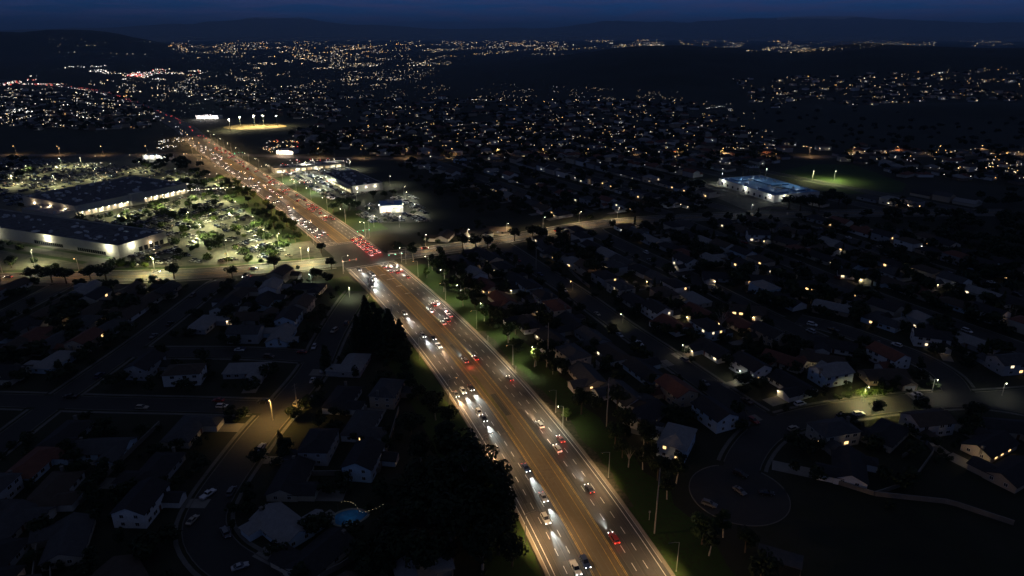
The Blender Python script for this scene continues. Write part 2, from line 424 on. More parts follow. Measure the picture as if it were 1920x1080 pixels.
for sc, o0, o1 in ((S_X0-34, -.5, 4), (S_X0-48, .5, 4), (S_X0-62, 1.2, 4), (S_X0-24, -2, 2)): across(sc, o0, o1, .5)
tag(obj('lane_markings', mb.mesh('lane_markings', M['white'])), kind='structure')
tag(obj('yellow_lines', my.mesh('yellow_lines', M['yellow'])), kind='structure')
# long tar seams that run along the lanes
mb = MB(); M['tar'] = mat('tar_seam', (.13,.12,.105), .7, .3, .6)
for off, a, b in ((9.4, 0, 320), (12.9, 40, 260), (-9.5, 0, 330), (-13.0, 60, 300), (.6, 10, 300), (-1.2, 120, 380), (3.4, 0, 360), (-5.8, 30, 300), (5.9, 80, 400)):
    pts = resample([p for p, s in zip(HW, HWL) if a <= s <= b], 6)
    wv = [off + .18*math.sin(k*.37+off*3)+.1*math.sin(k*1.1) for k in range(len(pts))]
    A = [offset(pts, w)[k] for k, w in enumerate(wv)]; mb.ribbon(A, -.045, .045, .0715)
struct('tar_seams', mb, M['tar'])

mb = MB(); mb2 = MB()
for k in range(34):
    s = rnd.uniform(8, 420); off = rnd.choice((5.9,9.4,12.9,-5.9,-9.4,-12.9,0)) + rnd.uniform(-.3,.3); L = rnd.uniform(4, 34); w_ = rnd.uniform(1.2, 3.2)
    if S_X0-30 < s < S_X1+4 or S_X0-30 < s+L < S_X1+4: continue
    pts = resample([hw_point(s, 0)[0], hw_point(s+L*.5, 0)[0], hw_point(s+L, 0)[0]], 6)
    (mb if k % 2 else mb2).ribbon(pts, off-w_/2, off+w_/2, .0694 + .00004*k)
struct('asphalt_patches', mb, two_noise('dark_asphalt_patch', (.036,.036,.035), (.046,.045,.043), (.04,.04,.038), .3, 1.1, .8)); struct('asphalt_patches', mb2, two_noise('pale_asphalt_patch', (.082,.078,.07), (.098,.094,.085), (.088,.083,.075), .3, 1.1, .8))
# darker oil and tyre lanes
mb = MB(); M['oil'] = two_noise('oil_dark_lane', (.044,.043,.041), (.058,.056,.052), (.05,.048,.045), .2, .8, .7)
for off in (5.95, 9.45, 12.95, -5.95, -9.45, -12.95):
    for a, b in ((0, S_X0-4), (S_X1+5, 560)):
        pts = resample([p for p, s in zip(HW, HWL) if a <= s <= b], 5); I = []; O = []
        for k, p in enumerate(pts):
            t = tangent(pts, k); c_ = off + .22*math.sin(k*.21+off); w_ = .42 + .22*math.sin(k*.37+off*2)
            I.append(Vector((p.x+t.y*(c_-w_), p.y-t.x*(c_-w_)))); O.append(Vector((p.x+t.y*(c_+w_), p.y-t.x*(c_+w_))))
        for k in range(len(pts)-1): mb.quad((I[k].x,I[k].y,.0682),(O[k].x,O[k].y,.0682),(O[k+1].x,O[k+1].y,.0682),(I[k+1].x,I[k+1].y,.0682))
struct('oil_lanes', mb, M['oil'])

# ------------------------------------------------------------------ cross streets and residential streets
CROSS_L = [Vector(p) for p in ((-560,372),(-430,384),(-312,392),(-210,400),(-158,412),(-122,423),(-100,432))]
CROSS_R = [Vector(p) for p in ((-100,432),(-80,440),(-60,449),(-36,460),(-5,478),(55,515),(100,532),(160,545),(260,556),(420,560))]
CROSS2 = [Vector(p) for p in ((-900,846),(-640,850),(-498,848),(-400,852),(-340,852),(-240,832),(-178,826),(-39,828),(90,827),(320,835),(700,860))]
STREETS = {}   # name: (points, half width)
def street(name, pts, hw): STREETS[name] = (resample(smooth_path([Vector(p) for p in pts], 4), 4), hw)
STREETS['cross_l'] = (resample(smooth_path(CROSS_L, 4), 4), 9.5); STREETS['cross_r'] = (resample(smooth_path(CROSS_R, 4), 4), 8.5)
STREETS['cross_2'] = (resample(smooth_path(CROSS2, 8), 8), 8.0)
street('A', ((-13,474),(-5.6,461),(17,411),(37,368),(57,319),(72,286),(84,258),(95,234),(101,224)), 5.6)
street('B', ((73.8,185),(81,203),(95,221),(112,231),(136,238.5),(160,243.5),(180,246),(196,244),(212,235),(226,218),(236,196),(240,170)), 5.8)
street('K', ((190,246),(215,249),(260,256),(330,266),(400,272)), 5.6)
street('C', ((184,247),(190,266),(187,284),(178,299),(165,318),(150,330)), 5.4)
street('A2', ((62,510),(66,493),(88,443),(108,400),(128,351),(143,318),(150,304)), 5.4)
street('A3', ((132,538),(137,525),(159,475),(179,432),(199,383),(214,350),(240,300),(258,258)), 5.4)
street('A4', ((205,548),(230,507),(250,464),(270,415),(300,350),(330,290),(345,270)), 5.4)
street('D', ((-89,372),(-90,352),(-90,309),(-88.5,274),(-91,246),(-94,225),(-95.5,204),(-96,182),(-93,168),(-84,157),(-70,147),(-58,132)), 6.0)
street('F', ((-172,396),(-177,386),(-179,336),(-181,297),(-184,262),(-185.5,244),(-187,200),(-188,150)), 4.9)
street('E', ((-330,250),(-260,247),(-210,245.5),(-168,243),(-129,241.4),(-93,239.5)), 4.8)
street('Gs', ((-178,290),(-128,289.5),(-91,285)), 4.6)
street('F0', ((-268,386),(-270,336),(-272,297),(-275,250),(-277,200)), 5.4)
for k in range(6): street('M%d' % k, ((-95+66*k, 815),(-90+66*k, 800),(-24+66*k,694),(42+66*k, 588),(64+66*k, 556)), 5.2)
CUL = Vector((73.8, 185)); CUL_R = 15.5
def dist_poly(p, pts):
    m = 1e9
    for a, b in zip(pts[:-1], pts[1:]):
        if min(abs(p.x-a.x), abs(p.y-a.y)) > m: pass
        d = b-a; t = max(0, min(1, (p-a).dot(d)/max(1e-9, d.length_squared))); e = (p-a-d*t).length
        if e < m: m = e
    return m
BB = {}
for k, (pts, hw) in STREETS.items(): BB[k] = (min(p.x for p in pts)-40, max(p.x for p in pts)+40, min(p.y for p in pts)-40, max(p.y for p in pts)+40)
def on_street(p, margin, skip=()):
    for k, (pts, hw) in STREETS.items():
        if k in skip: continue
        b = BB[k]
        if not (b[0] < p.x < b[1] and b[2] < p.y < b[3]): continue
        if dist_poly(p, pts) < hw + margin: return True
    if 'cul' not in skip and (p-CUL).length < CUL_R + margin: return True
    return False
z = .02
for k, (pts, hw) in STREETS.items():
    z += .0022
    mb = MB(); mb.ribbon(pts, -hw, hw, z); struct('street', mb, M['asphalt'] if k.startswith('cross') else M['street'])
mb = MB(); mb.poly([(CUL.x+CUL_R*math.cos(t*math.pi/18), CUL.y+CUL_R*math.sin(t*math.pi/18), .058) for t in range(36)]); struct('cul_de_sac', mb, M['street'])
def near_hw(p, m): 
    if p.y > 1300: return False
    o, _ = at_highway(p); return abs(o) < HALF + m
def runs(pts, off, skip):
    out, cur = [], []
    for p in offset(pts, off):
        if on_street(p, .25, skip) or near_hw(p, .6):
            if len(cur) > 1: out.append(cur)
            cur = []
        else: cur.append(p)
    if len(cur) > 1: out.append(cur)
    return out
for k, (pts, hw) in STREETS.items():
    if k == 'cross_2': continue
    mk, ms = MB(), MB(); big = k.startswith('cross')
    for sg in (-1, 1):
        for r in runs(pts, sg*(hw+.2), (k,)): mk.slab(r, -.16, .16, 0, .14)
        for r in runs(pts, sg*(hw+(2.1 if not big else 2.6)), (k,)): ms.slab(r, -.65, .65, 0, .13)
    struct('kerb', mk, M['old_concrete'])
    if ms.v: struct('pavement', ms, M['concrete'] if big else M['old_concrete'])
mk = MB(); ring = [CUL + Vector((math.cos(t*math.pi/24), math.sin(t*math.pi/24)))*(CUL_R+.2) for t in range(49)]; cur = []
for p in ring + [ring[1]]:
    if on_street(p, .1, ('cul',)):
        if len(cur) > 1: mk.slab(cur, -.25, .25, 0, .14)
        cur = []
    else: cur.append(p)
if len(cur) > 1: mk.slab(cur, -.16, .16, 0, .14)
struct('kerb', mk, M['old_concrete'])
# centre lines of the two cross streets
my = MB(); mw = MB()
for k in ('cross_l', 'cross_r'):
    pts, hw = STREETS[k]
    pts = [p for p in pts if not near_hw(p, 2)]
    for o in (-1.6, -1.3, 1.3, 1.6): my.ribbon(pts, o-.07, o+.07, .052)
    for a, b in list(zip(pts[:-1], pts[1:]))[::3]:
        for o in (-5.2, 5.2): mw.ribbon([a, b], o-.06, o+.06, .052)
    for o in (hw-1.9, -hw+1.9): mw.ribbon(pts, o-.06, o+.06, .052)
tag(obj('street_lines', my.mesh('street_lines', M['yellow'])), kind='structure'); tag(obj('street_dashes', mw.mesh('street_dashes', M['white'])), kind='structure')

# ------------------------------------------------------------------ trees
def leaf_quads(mb, c, rad, n, size, r, flat=1.0):
    for _ in range(n):
        while True:
            v = Vector((r.uniform(-1,1), r.uniform(-1,1), r.uniform(-1,1)))
            if .25 < v.length < 1: break
        v = v.normalized() * (v.length ** .45)
        p = Vector((c[0]+v.x*rad[0], c[1]+v.y*rad[1], c[2]+v.z*rad[2]))
        nrm = (v + Vector((r.uniform(-.8,.8), r.uniform(-.8,.8), r.uniform(-.3,1.0)))).normalized()
        a = nrm.cross(Vector((r.uniform(-1,1), r.uniform(-1,1), r.uniform(-1,1)))).normalized(); b = nrm.cross(a)
        s = size*r.uniform(.6, 1.3); a, b = a*s, b*s*r.uniform(.5, .9)
        mb.quad(tuple(p-a), tuple(p-b*.9), tuple(p+a), tuple(p+b))
def crown(kind, seed, dens=1.0):
    """crown and trunk of a tree 10 m tall (scaled per tree)"""
    r = random.Random(seed); c, t = MB(), MB()
    if kind == 'round':
        t.tube((0,0,-.1), (.1,.05,3.4), .28, .2, 7); 
        for k in range(13):
            a = k*2.4 + r.random(); d = r.uniform(.6, 2.5); zc = 5.6 + r.uniform(-1.6, 2.4)*(1 - d/4.5)
            p = (d*math.cos(a), d*math.sin(a), zc); leaf_quads(c, p, (r.uniform(1.1,1.7),)*2 + (r.uniform(.9,1.4),), int(64*dens), .36/dens**.5, r)
            if k % 2 == 0: t.tube((.1,.05,3.2), (p[0]*.8, p[1]*.8, zc-.4), .12, .04, 5)
    elif kind == 'pine':
        t.tube((0,0,-.1), (0,0,9.4), .24, .05, 7)
        for k in range(17):
            f = k/16; zc = 1.5 + 8.1*f; R = (2.1*(1-f)**.75 + .25)*r.uniform(.75, 1.15)
            for j in range(max(3, int(7*(1-f)+2))):
                a = j*2*math.pi/max(3, int(7*(1-f)+2)) + k*1.3; d = R*.62
                leaf_quads(c, (d*math.cos(a), d*math.sin(a), zc - .25*R), (R*.5, R*.5, .42), int(15*dens), .30/dens**.5, r)
    elif kind == 'cypress':
        t.tube((0,0,-.1), (0,0,8.6), .2, .05, 6)
        for k in range(20):
            f = k/19; zc = .9 + 8.8*f; R = 1.15*math.sin(math.pi*min(1, .25+.75*f*0.98))**.6*(1-.35*f)+.08
            leaf_quads(c, (r.uniform(-.2,.2), r.uniform(-.2,.2), zc), (R, R, .7), int(48*dens), .26/dens**.5, r)
    elif kind == 'gum':
        t.tube((0,0,-.1), (.3,.1,4.2), .24, .16, 7); t.tube((.3,.1,4.2), (.5,-.2,7.4), .15, .05, 5)
        for k in range(11):
            a = k*2.4 + r.random(); d = r.uniform(.3, 1.9); zc = r.uniform(4.2, 9.2)
            d *= 1 - abs(zc-6.2)/5.2
            p = (d*math.cos(a)+.3, d*math.sin(a), zc); leaf_quads(c, p, (r.uniform(.9,1.4),)*2 + (r.uniform(.7,1.1),), int(66*dens), .36/dens**.5, r)
            t.tube((.35,0,max(3.2, zc-2.6)), p, .08, .02, 4)
    elif kind == 'bare':
        t.tube((0,0,-.1), (.1,0,3.2), .26, .18, 7)
        for k in range(10):
            a = k*2.4; d = r.uniform(1.0, 2.6); zc = r.uniform(5.0, 8.6); p = (d*math.cos(a), d*math.sin(a), zc)
            mid = (p[0]*.45, p[1]*.45, 3.0+(zc-3)*.55); t.tube((.1,0,3.0), mid, .11, .07, 5); t.tube(mid, p, .07, .02, 4)
            leaf_quads(c, p, (.9,.9,.7), int(20*dens), .26/dens**.5, r)
    elif kind == 'palm':
        t.tube((0,0,-.1), (.2,0,8.2), .22, .15, 7)
        for k in range(16):
            a = k*2*math.pi/16 + r.random()*.3; up = r.uniform(.2, 1.0); P = Vector((.2,0,8.2)); d = Vector((math.cos(a), math.sin(a), up))
            w = Vector((-math.sin(a), math.cos(a), 0))
            for s_ in range(4):
                Q = P + d*.62; wd = .34*(1 - s_/4.4); c.quad(tuple(P-w*wd), tuple(P+w*wd), tuple(Q+w*wd*.75), tuple(Q-w*wd*.75)); P = Q; d.z -= .55
    elif kind == 'shrub':
        for k in range(5):
            a = k*1.7; leaf_quads(c, (2.2*math.cos(a)*r.random(), 2.2*math.sin(a)*r.random(), 1.6), (2.2,2.2,1.6), int(50*dens), .5/dens**.5, r)
    return c, t
TREES = {}
for kind, nvar in (('round', 4), ('pine', 3), ('cypress', 2), ('gum', 3), ('bare', 2), ('palm', 2)):
    for v in range(nvar):
        c, t = crown(kind, 50+v*7+len(kind))
        for li, lm in enumerate(LEAF): TREES[(kind, v, li)] = c.mesh('crown', lm)
        TREES[(kind, v, 't')] = t.mesh('trunk', M['palebark'] if kind in ('gum', 'bare') else M['bark'])
NVAR = dict(round=4, pine=3, cypress=2, gum=3, bare=2, palm=2)
TREE_AT = []
N_TREES = 0
def tree(p, h, kind, leaf, label, group=None, wide=1.0, name=None, z=0):
    global N_TREES
    N_TREES += 1; v = rnd.randrange(NVAR[kind]); s = h/10
    nm = name or {'round':'street_tree','pine':'pine_tree','cypress':'cypress_tree','gum':'gum_tree','bare':'bare_tree','palm':'palm_tree'}[kind]
    o = thing(nm, label, 'tree', (p.x, p.y, z), rnd.uniform(0, 6.28), group, (s*wide, s*wide, s))
    obj('crown', TREES[(kind, v, leaf)], o); obj('trunk', TREES[(kind, v, 't')], o)
    TREE_AT.append((p.x, p.y, 2.6*s*wide)); return o

# ------------------------------------------------------------------ cars
def car_parts(kind):
    L, Wd = {'sedan': (4.7,.91), 'suv': (4.8,.95), 'pickup': (5.6,.98), 'van': (5.0,.98)}[kind]; h = L/2
    prof = {'sedan': [(-h,.55,.78),(-h+.12,.35,.93),(-1.55,.30,.98),(1.0,.30,.95),(h-.35,.32,.78),(h-.03,.40,.66)],
            'suv':   [(-h,.55,.85),(-h+.1,.38,1.05),(-1.7,.34,1.08),(1.05,.34,1.08),(h-.3,.36,.98),(h-.03,.45,.80)],
            'pickup':[(-h,.60,1.0),(-h+.08,.48,1.05),(-.6,.42,1.06),(1.25,.42,1.10),(h-.3,.44,1.04),(h-.03,.52,.85)],
            'van':   [(-h,.50,.95),(-h+.1,.34,1.1),(-1.7,.32,1.12),(1.3,.32,1.1),(h-.35,.34,.95),(h-.03,.42,.75)]}[kind]
    cab = {'sedan': ((-1.75,.97),(-.85,1.44),(.25,1.46),(1.12,.94)), 'suv': ((-2.25,1.06),(-1.95,1.70),(.15,1.74),(1.05,1.07)),
           'pickup': ((-.75,1.05),(-.55,1.78),(.55,1.80),(1.35,1.09)), 'van': ((-2.3,1.1),(-2.1,1.85),(.5,1.88),(1.5,1.09))}[kind]
    b = MB(); i0 = 0
    for y, zb, zt in prof:
        b.v += [(-Wd*.9,y,zb),(-Wd,y,(zb+zt)/2),(-Wd*.93,y,zt),(Wd*.93,y,zt),(Wd,y,(zb+zt)/2),(Wd*.9,y,zb)]
    n = len(prof)
    for k in range(n-1):
        for j in range(6):
            q = (j+1) % 6; b.f.append((6*k+j, 6*k+q, 6*k+6+q, 6*k+6+j)); b.m.append(0)
    b.f.append(tuple(range(6))); b.m.append(0); b.f.append(tuple(6*(n-1)+j for j in reversed(range(6)))); b.m.append(0)
    (y0,z0),(y1,z1),(y2,z2),(y3,z3) = cab; wt = Wd*.72
    b.box(-wt, wt, y1, y2, z1-.05, z1+.03)                                    # roof panel
    for sx in (-1, 1):                                                          # pillars
        for (ya,za),(yb,zb) in (((y0,z0),(y1,z1)),((y3,z3),(y2,z2))): b.tube((sx*Wd*.88,ya,za-.02),(sx*wt,yb,zb),.05,.05,4)
    if kind == 'pickup':
        b.box(-Wd*.93,-Wd*.82,-h+.05,-.8,.95,1.16); b.box(Wd*.82,Wd*.93,-h+.05,-.8,.95,1.16); b.box(-Wd*.9,Wd*.9,-h+.02,-h+.12,.7,1.16)
    g = MB(); e = .02
    lo = [(-Wd*.90,y0,z0-.03),(Wd*.90,y0,z0-.03),(Wd*.90,y3,z3-.03),(-Wd*.90,y3,z3-.03)]; hi = [(-wt+.01,y1,z1-.06),(wt-.01,y1,z1-.06),(wt-.01,y2,z2-.06),(-wt+.01,y2,z2-.06)]
    for k in range(4): g.quad(lo[k], lo[(k+1)%4], hi[(k+1)%4], hi[k])
    w = MB(); w.tube((-.11,0,0),(.11,0,0),.34,.34,10)
    hub = MB(); hub.tube((-.12,0,0),(.12,0,0),.19,.19,8)
    hl = MB(); hl.octa((0,0,0), .17); tl = MB(); tl.box(-.17,.17,-.05,.05,-.09,.09)
    return dict(body=b, glass=g, wheel=w, hub=hub, head=hl, tail=tl, L=L, W=Wd, ax=(L*.29, -L*.27), hz=prof[-1][2]-.02 if kind != 'pickup' else .82, tz=prof[0][2]-.02)
PAINT = {'white': (.62,.62,.62), 'silver': (.38,.39,.40), 'grey': (.14,.145,.15), 'black': (.015,.015,.017), 'dark blue': (.02,.035,.09), 'red': (.22,.02,.015), 'beige': (.38,.33,.25), 'brown': (.10,.06,.04)}
PM = {k: mat(k.replace(' ', '_')+'_car_paint', c, .28, 0, spec=.5) for k, c in PAINT.items()}
CAR = {}
for kind in ('sedan', 'suv', 'pickup', 'van'):
    P = car_parts(kind); d = {'spec': P}
    for col in PAINT: d['body', col] = P['body'].mesh('car_body', PM[col])
    d['glass'] = P['glass'].mesh('windows', M['glass']); d['wheel'] = P['wheel'].mesh('wheel', M['tyre']); d['hub'] = P['hub'].mesh('rim', M['rim'])
    for st, hm, tm in (('on','headlight','taillight'), ('brake','headlight','brakelight'), ('off','trim','dark_lamp')):
        d['head', st] = P['head'].mesh('headlight', M[hm]); d['tail', st] = P['tail'].mesh('taillight', M[tm])
    CAR[kind] = d
    # one-mesh version for cars too small to show parts
    for col in PAINT:
        for st in ('on', 'brake', 'off'):
            mb = MB(); b, g = P['body'], P['glass']
            for src, mi in ((b, 0), (g, 1)):
                i = len(mb.v); mb.v += src.v; mb.f += [tuple(i+q for q in f) for f in src.f]; mb.m += [mi]*len(src.f)
            for sx in (-1, 1):
                for yy in P['ax']: mb.tube((sx*P['W']*.9-.1,yy,.34),(sx*P['W']*.9+.1,yy,.34),.34,.34,7,2)
                mb.octa((sx*P['W']*.7, P['L']/2, P['hz']), .17 if st != 'off' else .1, 3); x0 = sx*P['W']*.72; mb.box(x0-.17,x0+.17,-P['L']/2-.07,-P['L']/2+.03,P['tz']-.1,P['tz']+.1,4)
            d['small', col, st] = mb
SMALL = {}
def small_mesh(kind, col, st):
    k = (kind, col, st)
    if k not in SMALL: SMALL[k] = CAR[kind]['small', col, st].mesh('small_car', [PM[col], M['glass'], M['tyre'], M['headlight' if st != 'off' else 'trim'], M['brakelight' if st == 'brake' else 'taillight' if st == 'on' else 'dark_lamp']])
    return SMALL[k]
N_CARS = 0
CNAME = dict(sedan='sedan', suv='suv', pickup='pickup_truck', van='minivan'); CWORD = dict(sedan='sedan', suv='SUV', pickup='pickup truck', van='minivan')
def car(p, dirv, kind, col, st, label, group, detailed=True, beam=0.0, warm=False, z=.06):
    """a car whose nose points along DIRV; st: on, brake or off"""
    global N_CARS
    N_CARS += 1; rz = math.atan2(-dirv.x, dirv.y); D = CAR[kind]; P = D['spec']
    if not detailed:
        o = tag(obj(CNAME[kind], small_mesh(kind, col, st), None, (p.x,p.y,z), rz), label, 'car', group)
    else:
        o = thing(CNAME[kind], label, 'car', (p.x,p.y,z), rz, group)
        obj('body', D['body', col], o); obj('windows', D['glass'], o)
        for sx in (-1, 1):
            for yy in P['ax']: w = obj('wheel', D['wheel'], o, (sx*P['W']*.9, yy, .34)); obj('rim', D['hub'], w)
            obj('headlight', D['head', st], o, (sx*P['W']*.7, P['L']/2, P['hz'])); obj('taillight', D['tail', st], o, (sx*P['W']*.7, -P['L']/2-.03, P['tz']))
    if beam: lamp_light(o, (0, P['L']/2+.25, .75), beam, (1,.66,.38) if warm else (.86,.95,.90), 'SPOT', (math.radians(85.5), 0, 0), 28, 1.0, .12)
    return o

# ------------------------------------------------------------------ street lamps
def lamp_parts(h, arm, shield=False):
    pole = MB(); pole.tube((0,0,0),(0,0,.5),.2,.16,8); pole.tube((0,0,.5),(0,0,h),.12,.075,8)
    a = MB(); a.tube((0,0,h-.05),(0,arm*.5,h+.35),.055,.05,6,0,False); a.tube((0,arm*.5,h+.35),(0,arm,h+.42),.05,.045,6)
    hd = MB(); hd.box(-.17,.17,arm-.1,arm+.65,h+.38,h+.5)
    ln = MB()
    if shield: ln.box(-.12,.12,arm,arm+.5,h+.34,h+.378)
    else: ln.octa((0,arm+.28,h+.34), .26)
    return pole, a, hd, ln
LP = {}
def lamp(p, toward, label, h=9.5, arm=2.0, lens='lens_led', color=LED, power=0, group='street lamps', size=150, cat='street lamp', name='street_lamp', z=0, blend=.6, shield=False, tilt=0.0):
    k = (h, arm, lens, shield)
    if k not in LP:
        a = lamp_parts(h, arm, shield); LP[k] = [q.mesh(n, m) for q, n, m in zip(a, ('pole','arm','lamp_head','lens'), (M['metal'], M['metal'], M['dark_metal'], M[lens]))]
    o = thing(name, label, cat, (p.x,p.y,z), math.atan2(-toward.x, toward.y), group)
    obj('pole', LP[k][0], o); obj('arm', LP[k][1], o); hd = obj('lamp_head', LP[k][2], o); obj('lens', LP[k][3], hd)
    if power: lamp_light(o, (0, arm+.28, h-.05), power, color, 'SPOT', (tilt,0,0), size, blend, .3)
    return o

# ------------------------------------------------------------------ houses
def gable_roof(mb, x0, x1, y0, y1, z, rise, axis, ov=.5, th=.18):
    if axis == 'x':
        ym = (y0+y1)/2; k = rise/((y1-y0)/2)
        for ya in (y0-ov, y1+ov):
            zb = z - ov*k; s = [(x0-ov,ya,zb),(x1+ov,ya,zb),(x1+ov,ym,z+rise),(x0-ov,ym,z+rise)]
            if ya > ym: s = s[::-1]
            lo = [(a,b,c-th) for a,b,c in s]; mb.quad(*s); mb.quad(*lo[::-1])
            for i in range(4): j = (i+1)%4; mb.quad(lo[i], lo[j], s[j], s[i])
    else:
        xm = (x0+x1)/2; k = rise/((x1-x0)/2)
        for xa in (x0-ov, x1+ov):
            zb = z - ov*k; s = [(xa,y0-ov,zb),(xm,y0-ov,z+rise),(xm,y1,z+rise),(xa,y1,zb)]
            if xa < xm: s = s[::-1]
            lo = [(a,b,c-th) for a,b,c in s]; mb.quad(*s); mb.quad(*lo[::-1])
            for i in range(4): j = (i+1)%4; mb.quad(lo[i], lo[j], s[j], s[i])
def hip_roof(mb, x0, x1, y0, y1, z, rise, ov=.5):
    x0, x1, y0, y1 = x0-ov, x1+ov, y0-ov, y1+ov; w = (y1-y0)/2; ym = (y0+y1)/2; zb = z-.1
    if x1-x0 >= y1-y0: a, b = (x0+w, ym, z+rise), (x1-w, ym, z+rise); P = [(x0,y0,zb),(x1,y0,zb),(x1,y1,zb),(x0,y1,zb)]; fs = [(P[0],P[1],b,a),(P[2],P[3],a,b)]; ts = [(P[1],P[2],b),(P[3],P[0],a)]
    else: w = (x1-x0)/2; xm = (x0+x1)/2; a, b = (xm,y0+w,z+rise),(xm,y1-w,z+rise); P = [(x0,y0,zb),(x1,y0,zb),(x1,y1,zb),(x0,y1,zb)]; fs = [(P[1],P[2],b,a),(P[3],P[0],a,b)]; ts = [(P[0],P[1],a),(P[2],P[3],b)]
    for f in fs: mb.quad(*f)
    for t in ts: mb.tri(*t)
    mb.quad(P[3],P[2],P[1],P[0]); 
def gwall(mb, x0, x1, y0, y1, h, rise, axis):
    mb.box(x0,x1,y0,y1,0,h)
    if axis == 'x':
        for x in (x0+.001, x1-.001): mb.tri((x,y0,h),(x,y1,h),(x,(y0+y1)/2,h+rise-.06))
    elif axis == 'y':
        for y in (y0+.001,): mb.tri((x0,y,h),(x1,y,h),((x0+x1)/2,y,h+rise-.06))
HK = ['ranch_gable','ranch_hip','two_storey_gable','two_storey_hip','cross_gable']
def house_meshes(kind, sx):
    w, r, win, extra = MB(), MB(), [], {}
    def X(a, b): return (a, b) if sx > 0 else (-b, -a)
    two = kind.startswith('two'); h = 5.5 if two else 2.8
    mx = (-7.5, 7.5) if two else (-9, 9); my = (-5, 5); hip = kind.endswith('hip')
    gx = X(2.2, mx[1]-.4); gy = (-10.2, -4.9)
    w.box(*gx, *gy, 0, 2.75)
    if hip:
        w.box(*mx, *my, 0, h); hip_roof(r, *mx, *my, h, 2.1); hip_roof(r, *gx, gy[0], gy[1]+3.2, 2.75, 1.5)
    else:
        gwall(w, *mx, *my, h, 2.2, 'x'); gable_roof(r, *mx, *my, h, 2.2, 'x')
        for y in (gy[0]+.001,): w.tri((gx[0],y,2.75),(gx[1],y,2.75),((gx[0]+gx[1])/2,y,4.1))
        gable_roof(r, *gx, gy[0], gy[1]+(0 if two else 3.0), 2.75, 1.4, 'y')
    if kind == 'cross_gable':
        cx = X(-8, -3); w.box(*cx, 4.9, 9, 0, 2.79); hip_roof(r, *cx, 3.4, 9, 2.8, 1.3)
    fx = [-6.6, -3.2] if not two else [-5.2, -2.0]; zz = [1.0] + ([3.7] if two else [])
    for z in zz:
        for x in fx: win.append((x*sx, my[0], z, 1.7, 1.15, 0))
        for x in (-5.5, -1.5, 3.5): win.append((x*sx, my[1], z, 1.6, 1.15, 2))
        for y in (-2.4, 2.0): win.append((mx[0], y, z, 1.1, 1.1, 3)); win.append((mx[1], y, z, 1.1, 1.1, 1))
    if two: win.append((4.6*sx, my[0], 3.7, 1.7, 1.15, 0))
    extra['door'] = ((.7*sx), my[0]); extra['garage'] = ((gx[0]+gx[1])/2, gy[0], gx); extra['chimney'] = (mx[0]+.4 if sx > 0 else mx[1]-.4, 1.5, h)
    extra['drive'] = gx; return w, r, win, extra
HM = {}
for kind in HK:
    for sx in (-1, 1):
        w, r, win, ex = house_meshes(kind, sx)
        HM[kind, sx] = dict(w={k: w.mesh('house_wall', m) for k, m in WM.items()}, r={k: r.mesh('house_roof', m) for k, m in RM.items()}, win=win, ex=ex, wmb=w, rmb=r)
def rect_mesh(name, m, w, h, t=.06):
    mb = MB(); mb.box(-w/2, w/2, -t, .03, 0, h); return mb.mesh(name, m)
WIN = {}
def win_mesh(w, h, lit):
    k = (w, h, lit)
    if k not in WIN:
        f = MB(); b = .09
        for x0,x1,z0,z1 in ((-w/2-b,w/2+b,-b,0),(-w/2-b,w/2+b,h,h+b),(-w/2-b,-w/2,0,h),(w/2,w/2+b,0,h),(-.03,.03,0,h)): f.box(x0,x1,-.07,.02,z0,z1)
        g = MB(); g.box(-w/2, w/2, -.04, .02, 0, h); WIN[k] = (f.mesh('window_frame', M['trim']), g.mesh('pane', M[{0:'glass',1:'lit',2:'lit_pale'}[lit]]))
    return WIN[k]
DOOR = rect_mesh('front_door', M['door'], 1.0, 2.1); GAR = rect_mesh('garage_door', M['garage'], 4.6, 2.2)
PL = MB(); PL.octa((0,0,0), .2); PL = PL.mesh('porch_lamp', M['porch'])
CH = MB(); CH.box(-.45,.45,-.45,.45,0,3.4); CH.box(-.55,.55,-.55,.55,3.4,3.55); CH = CH.mesh('chimney', M['block'])
HOUSES = []; ROOM = [G(655,970), G(672,955), G(1460,1058), G(1440,1010)]
N_PL = 0
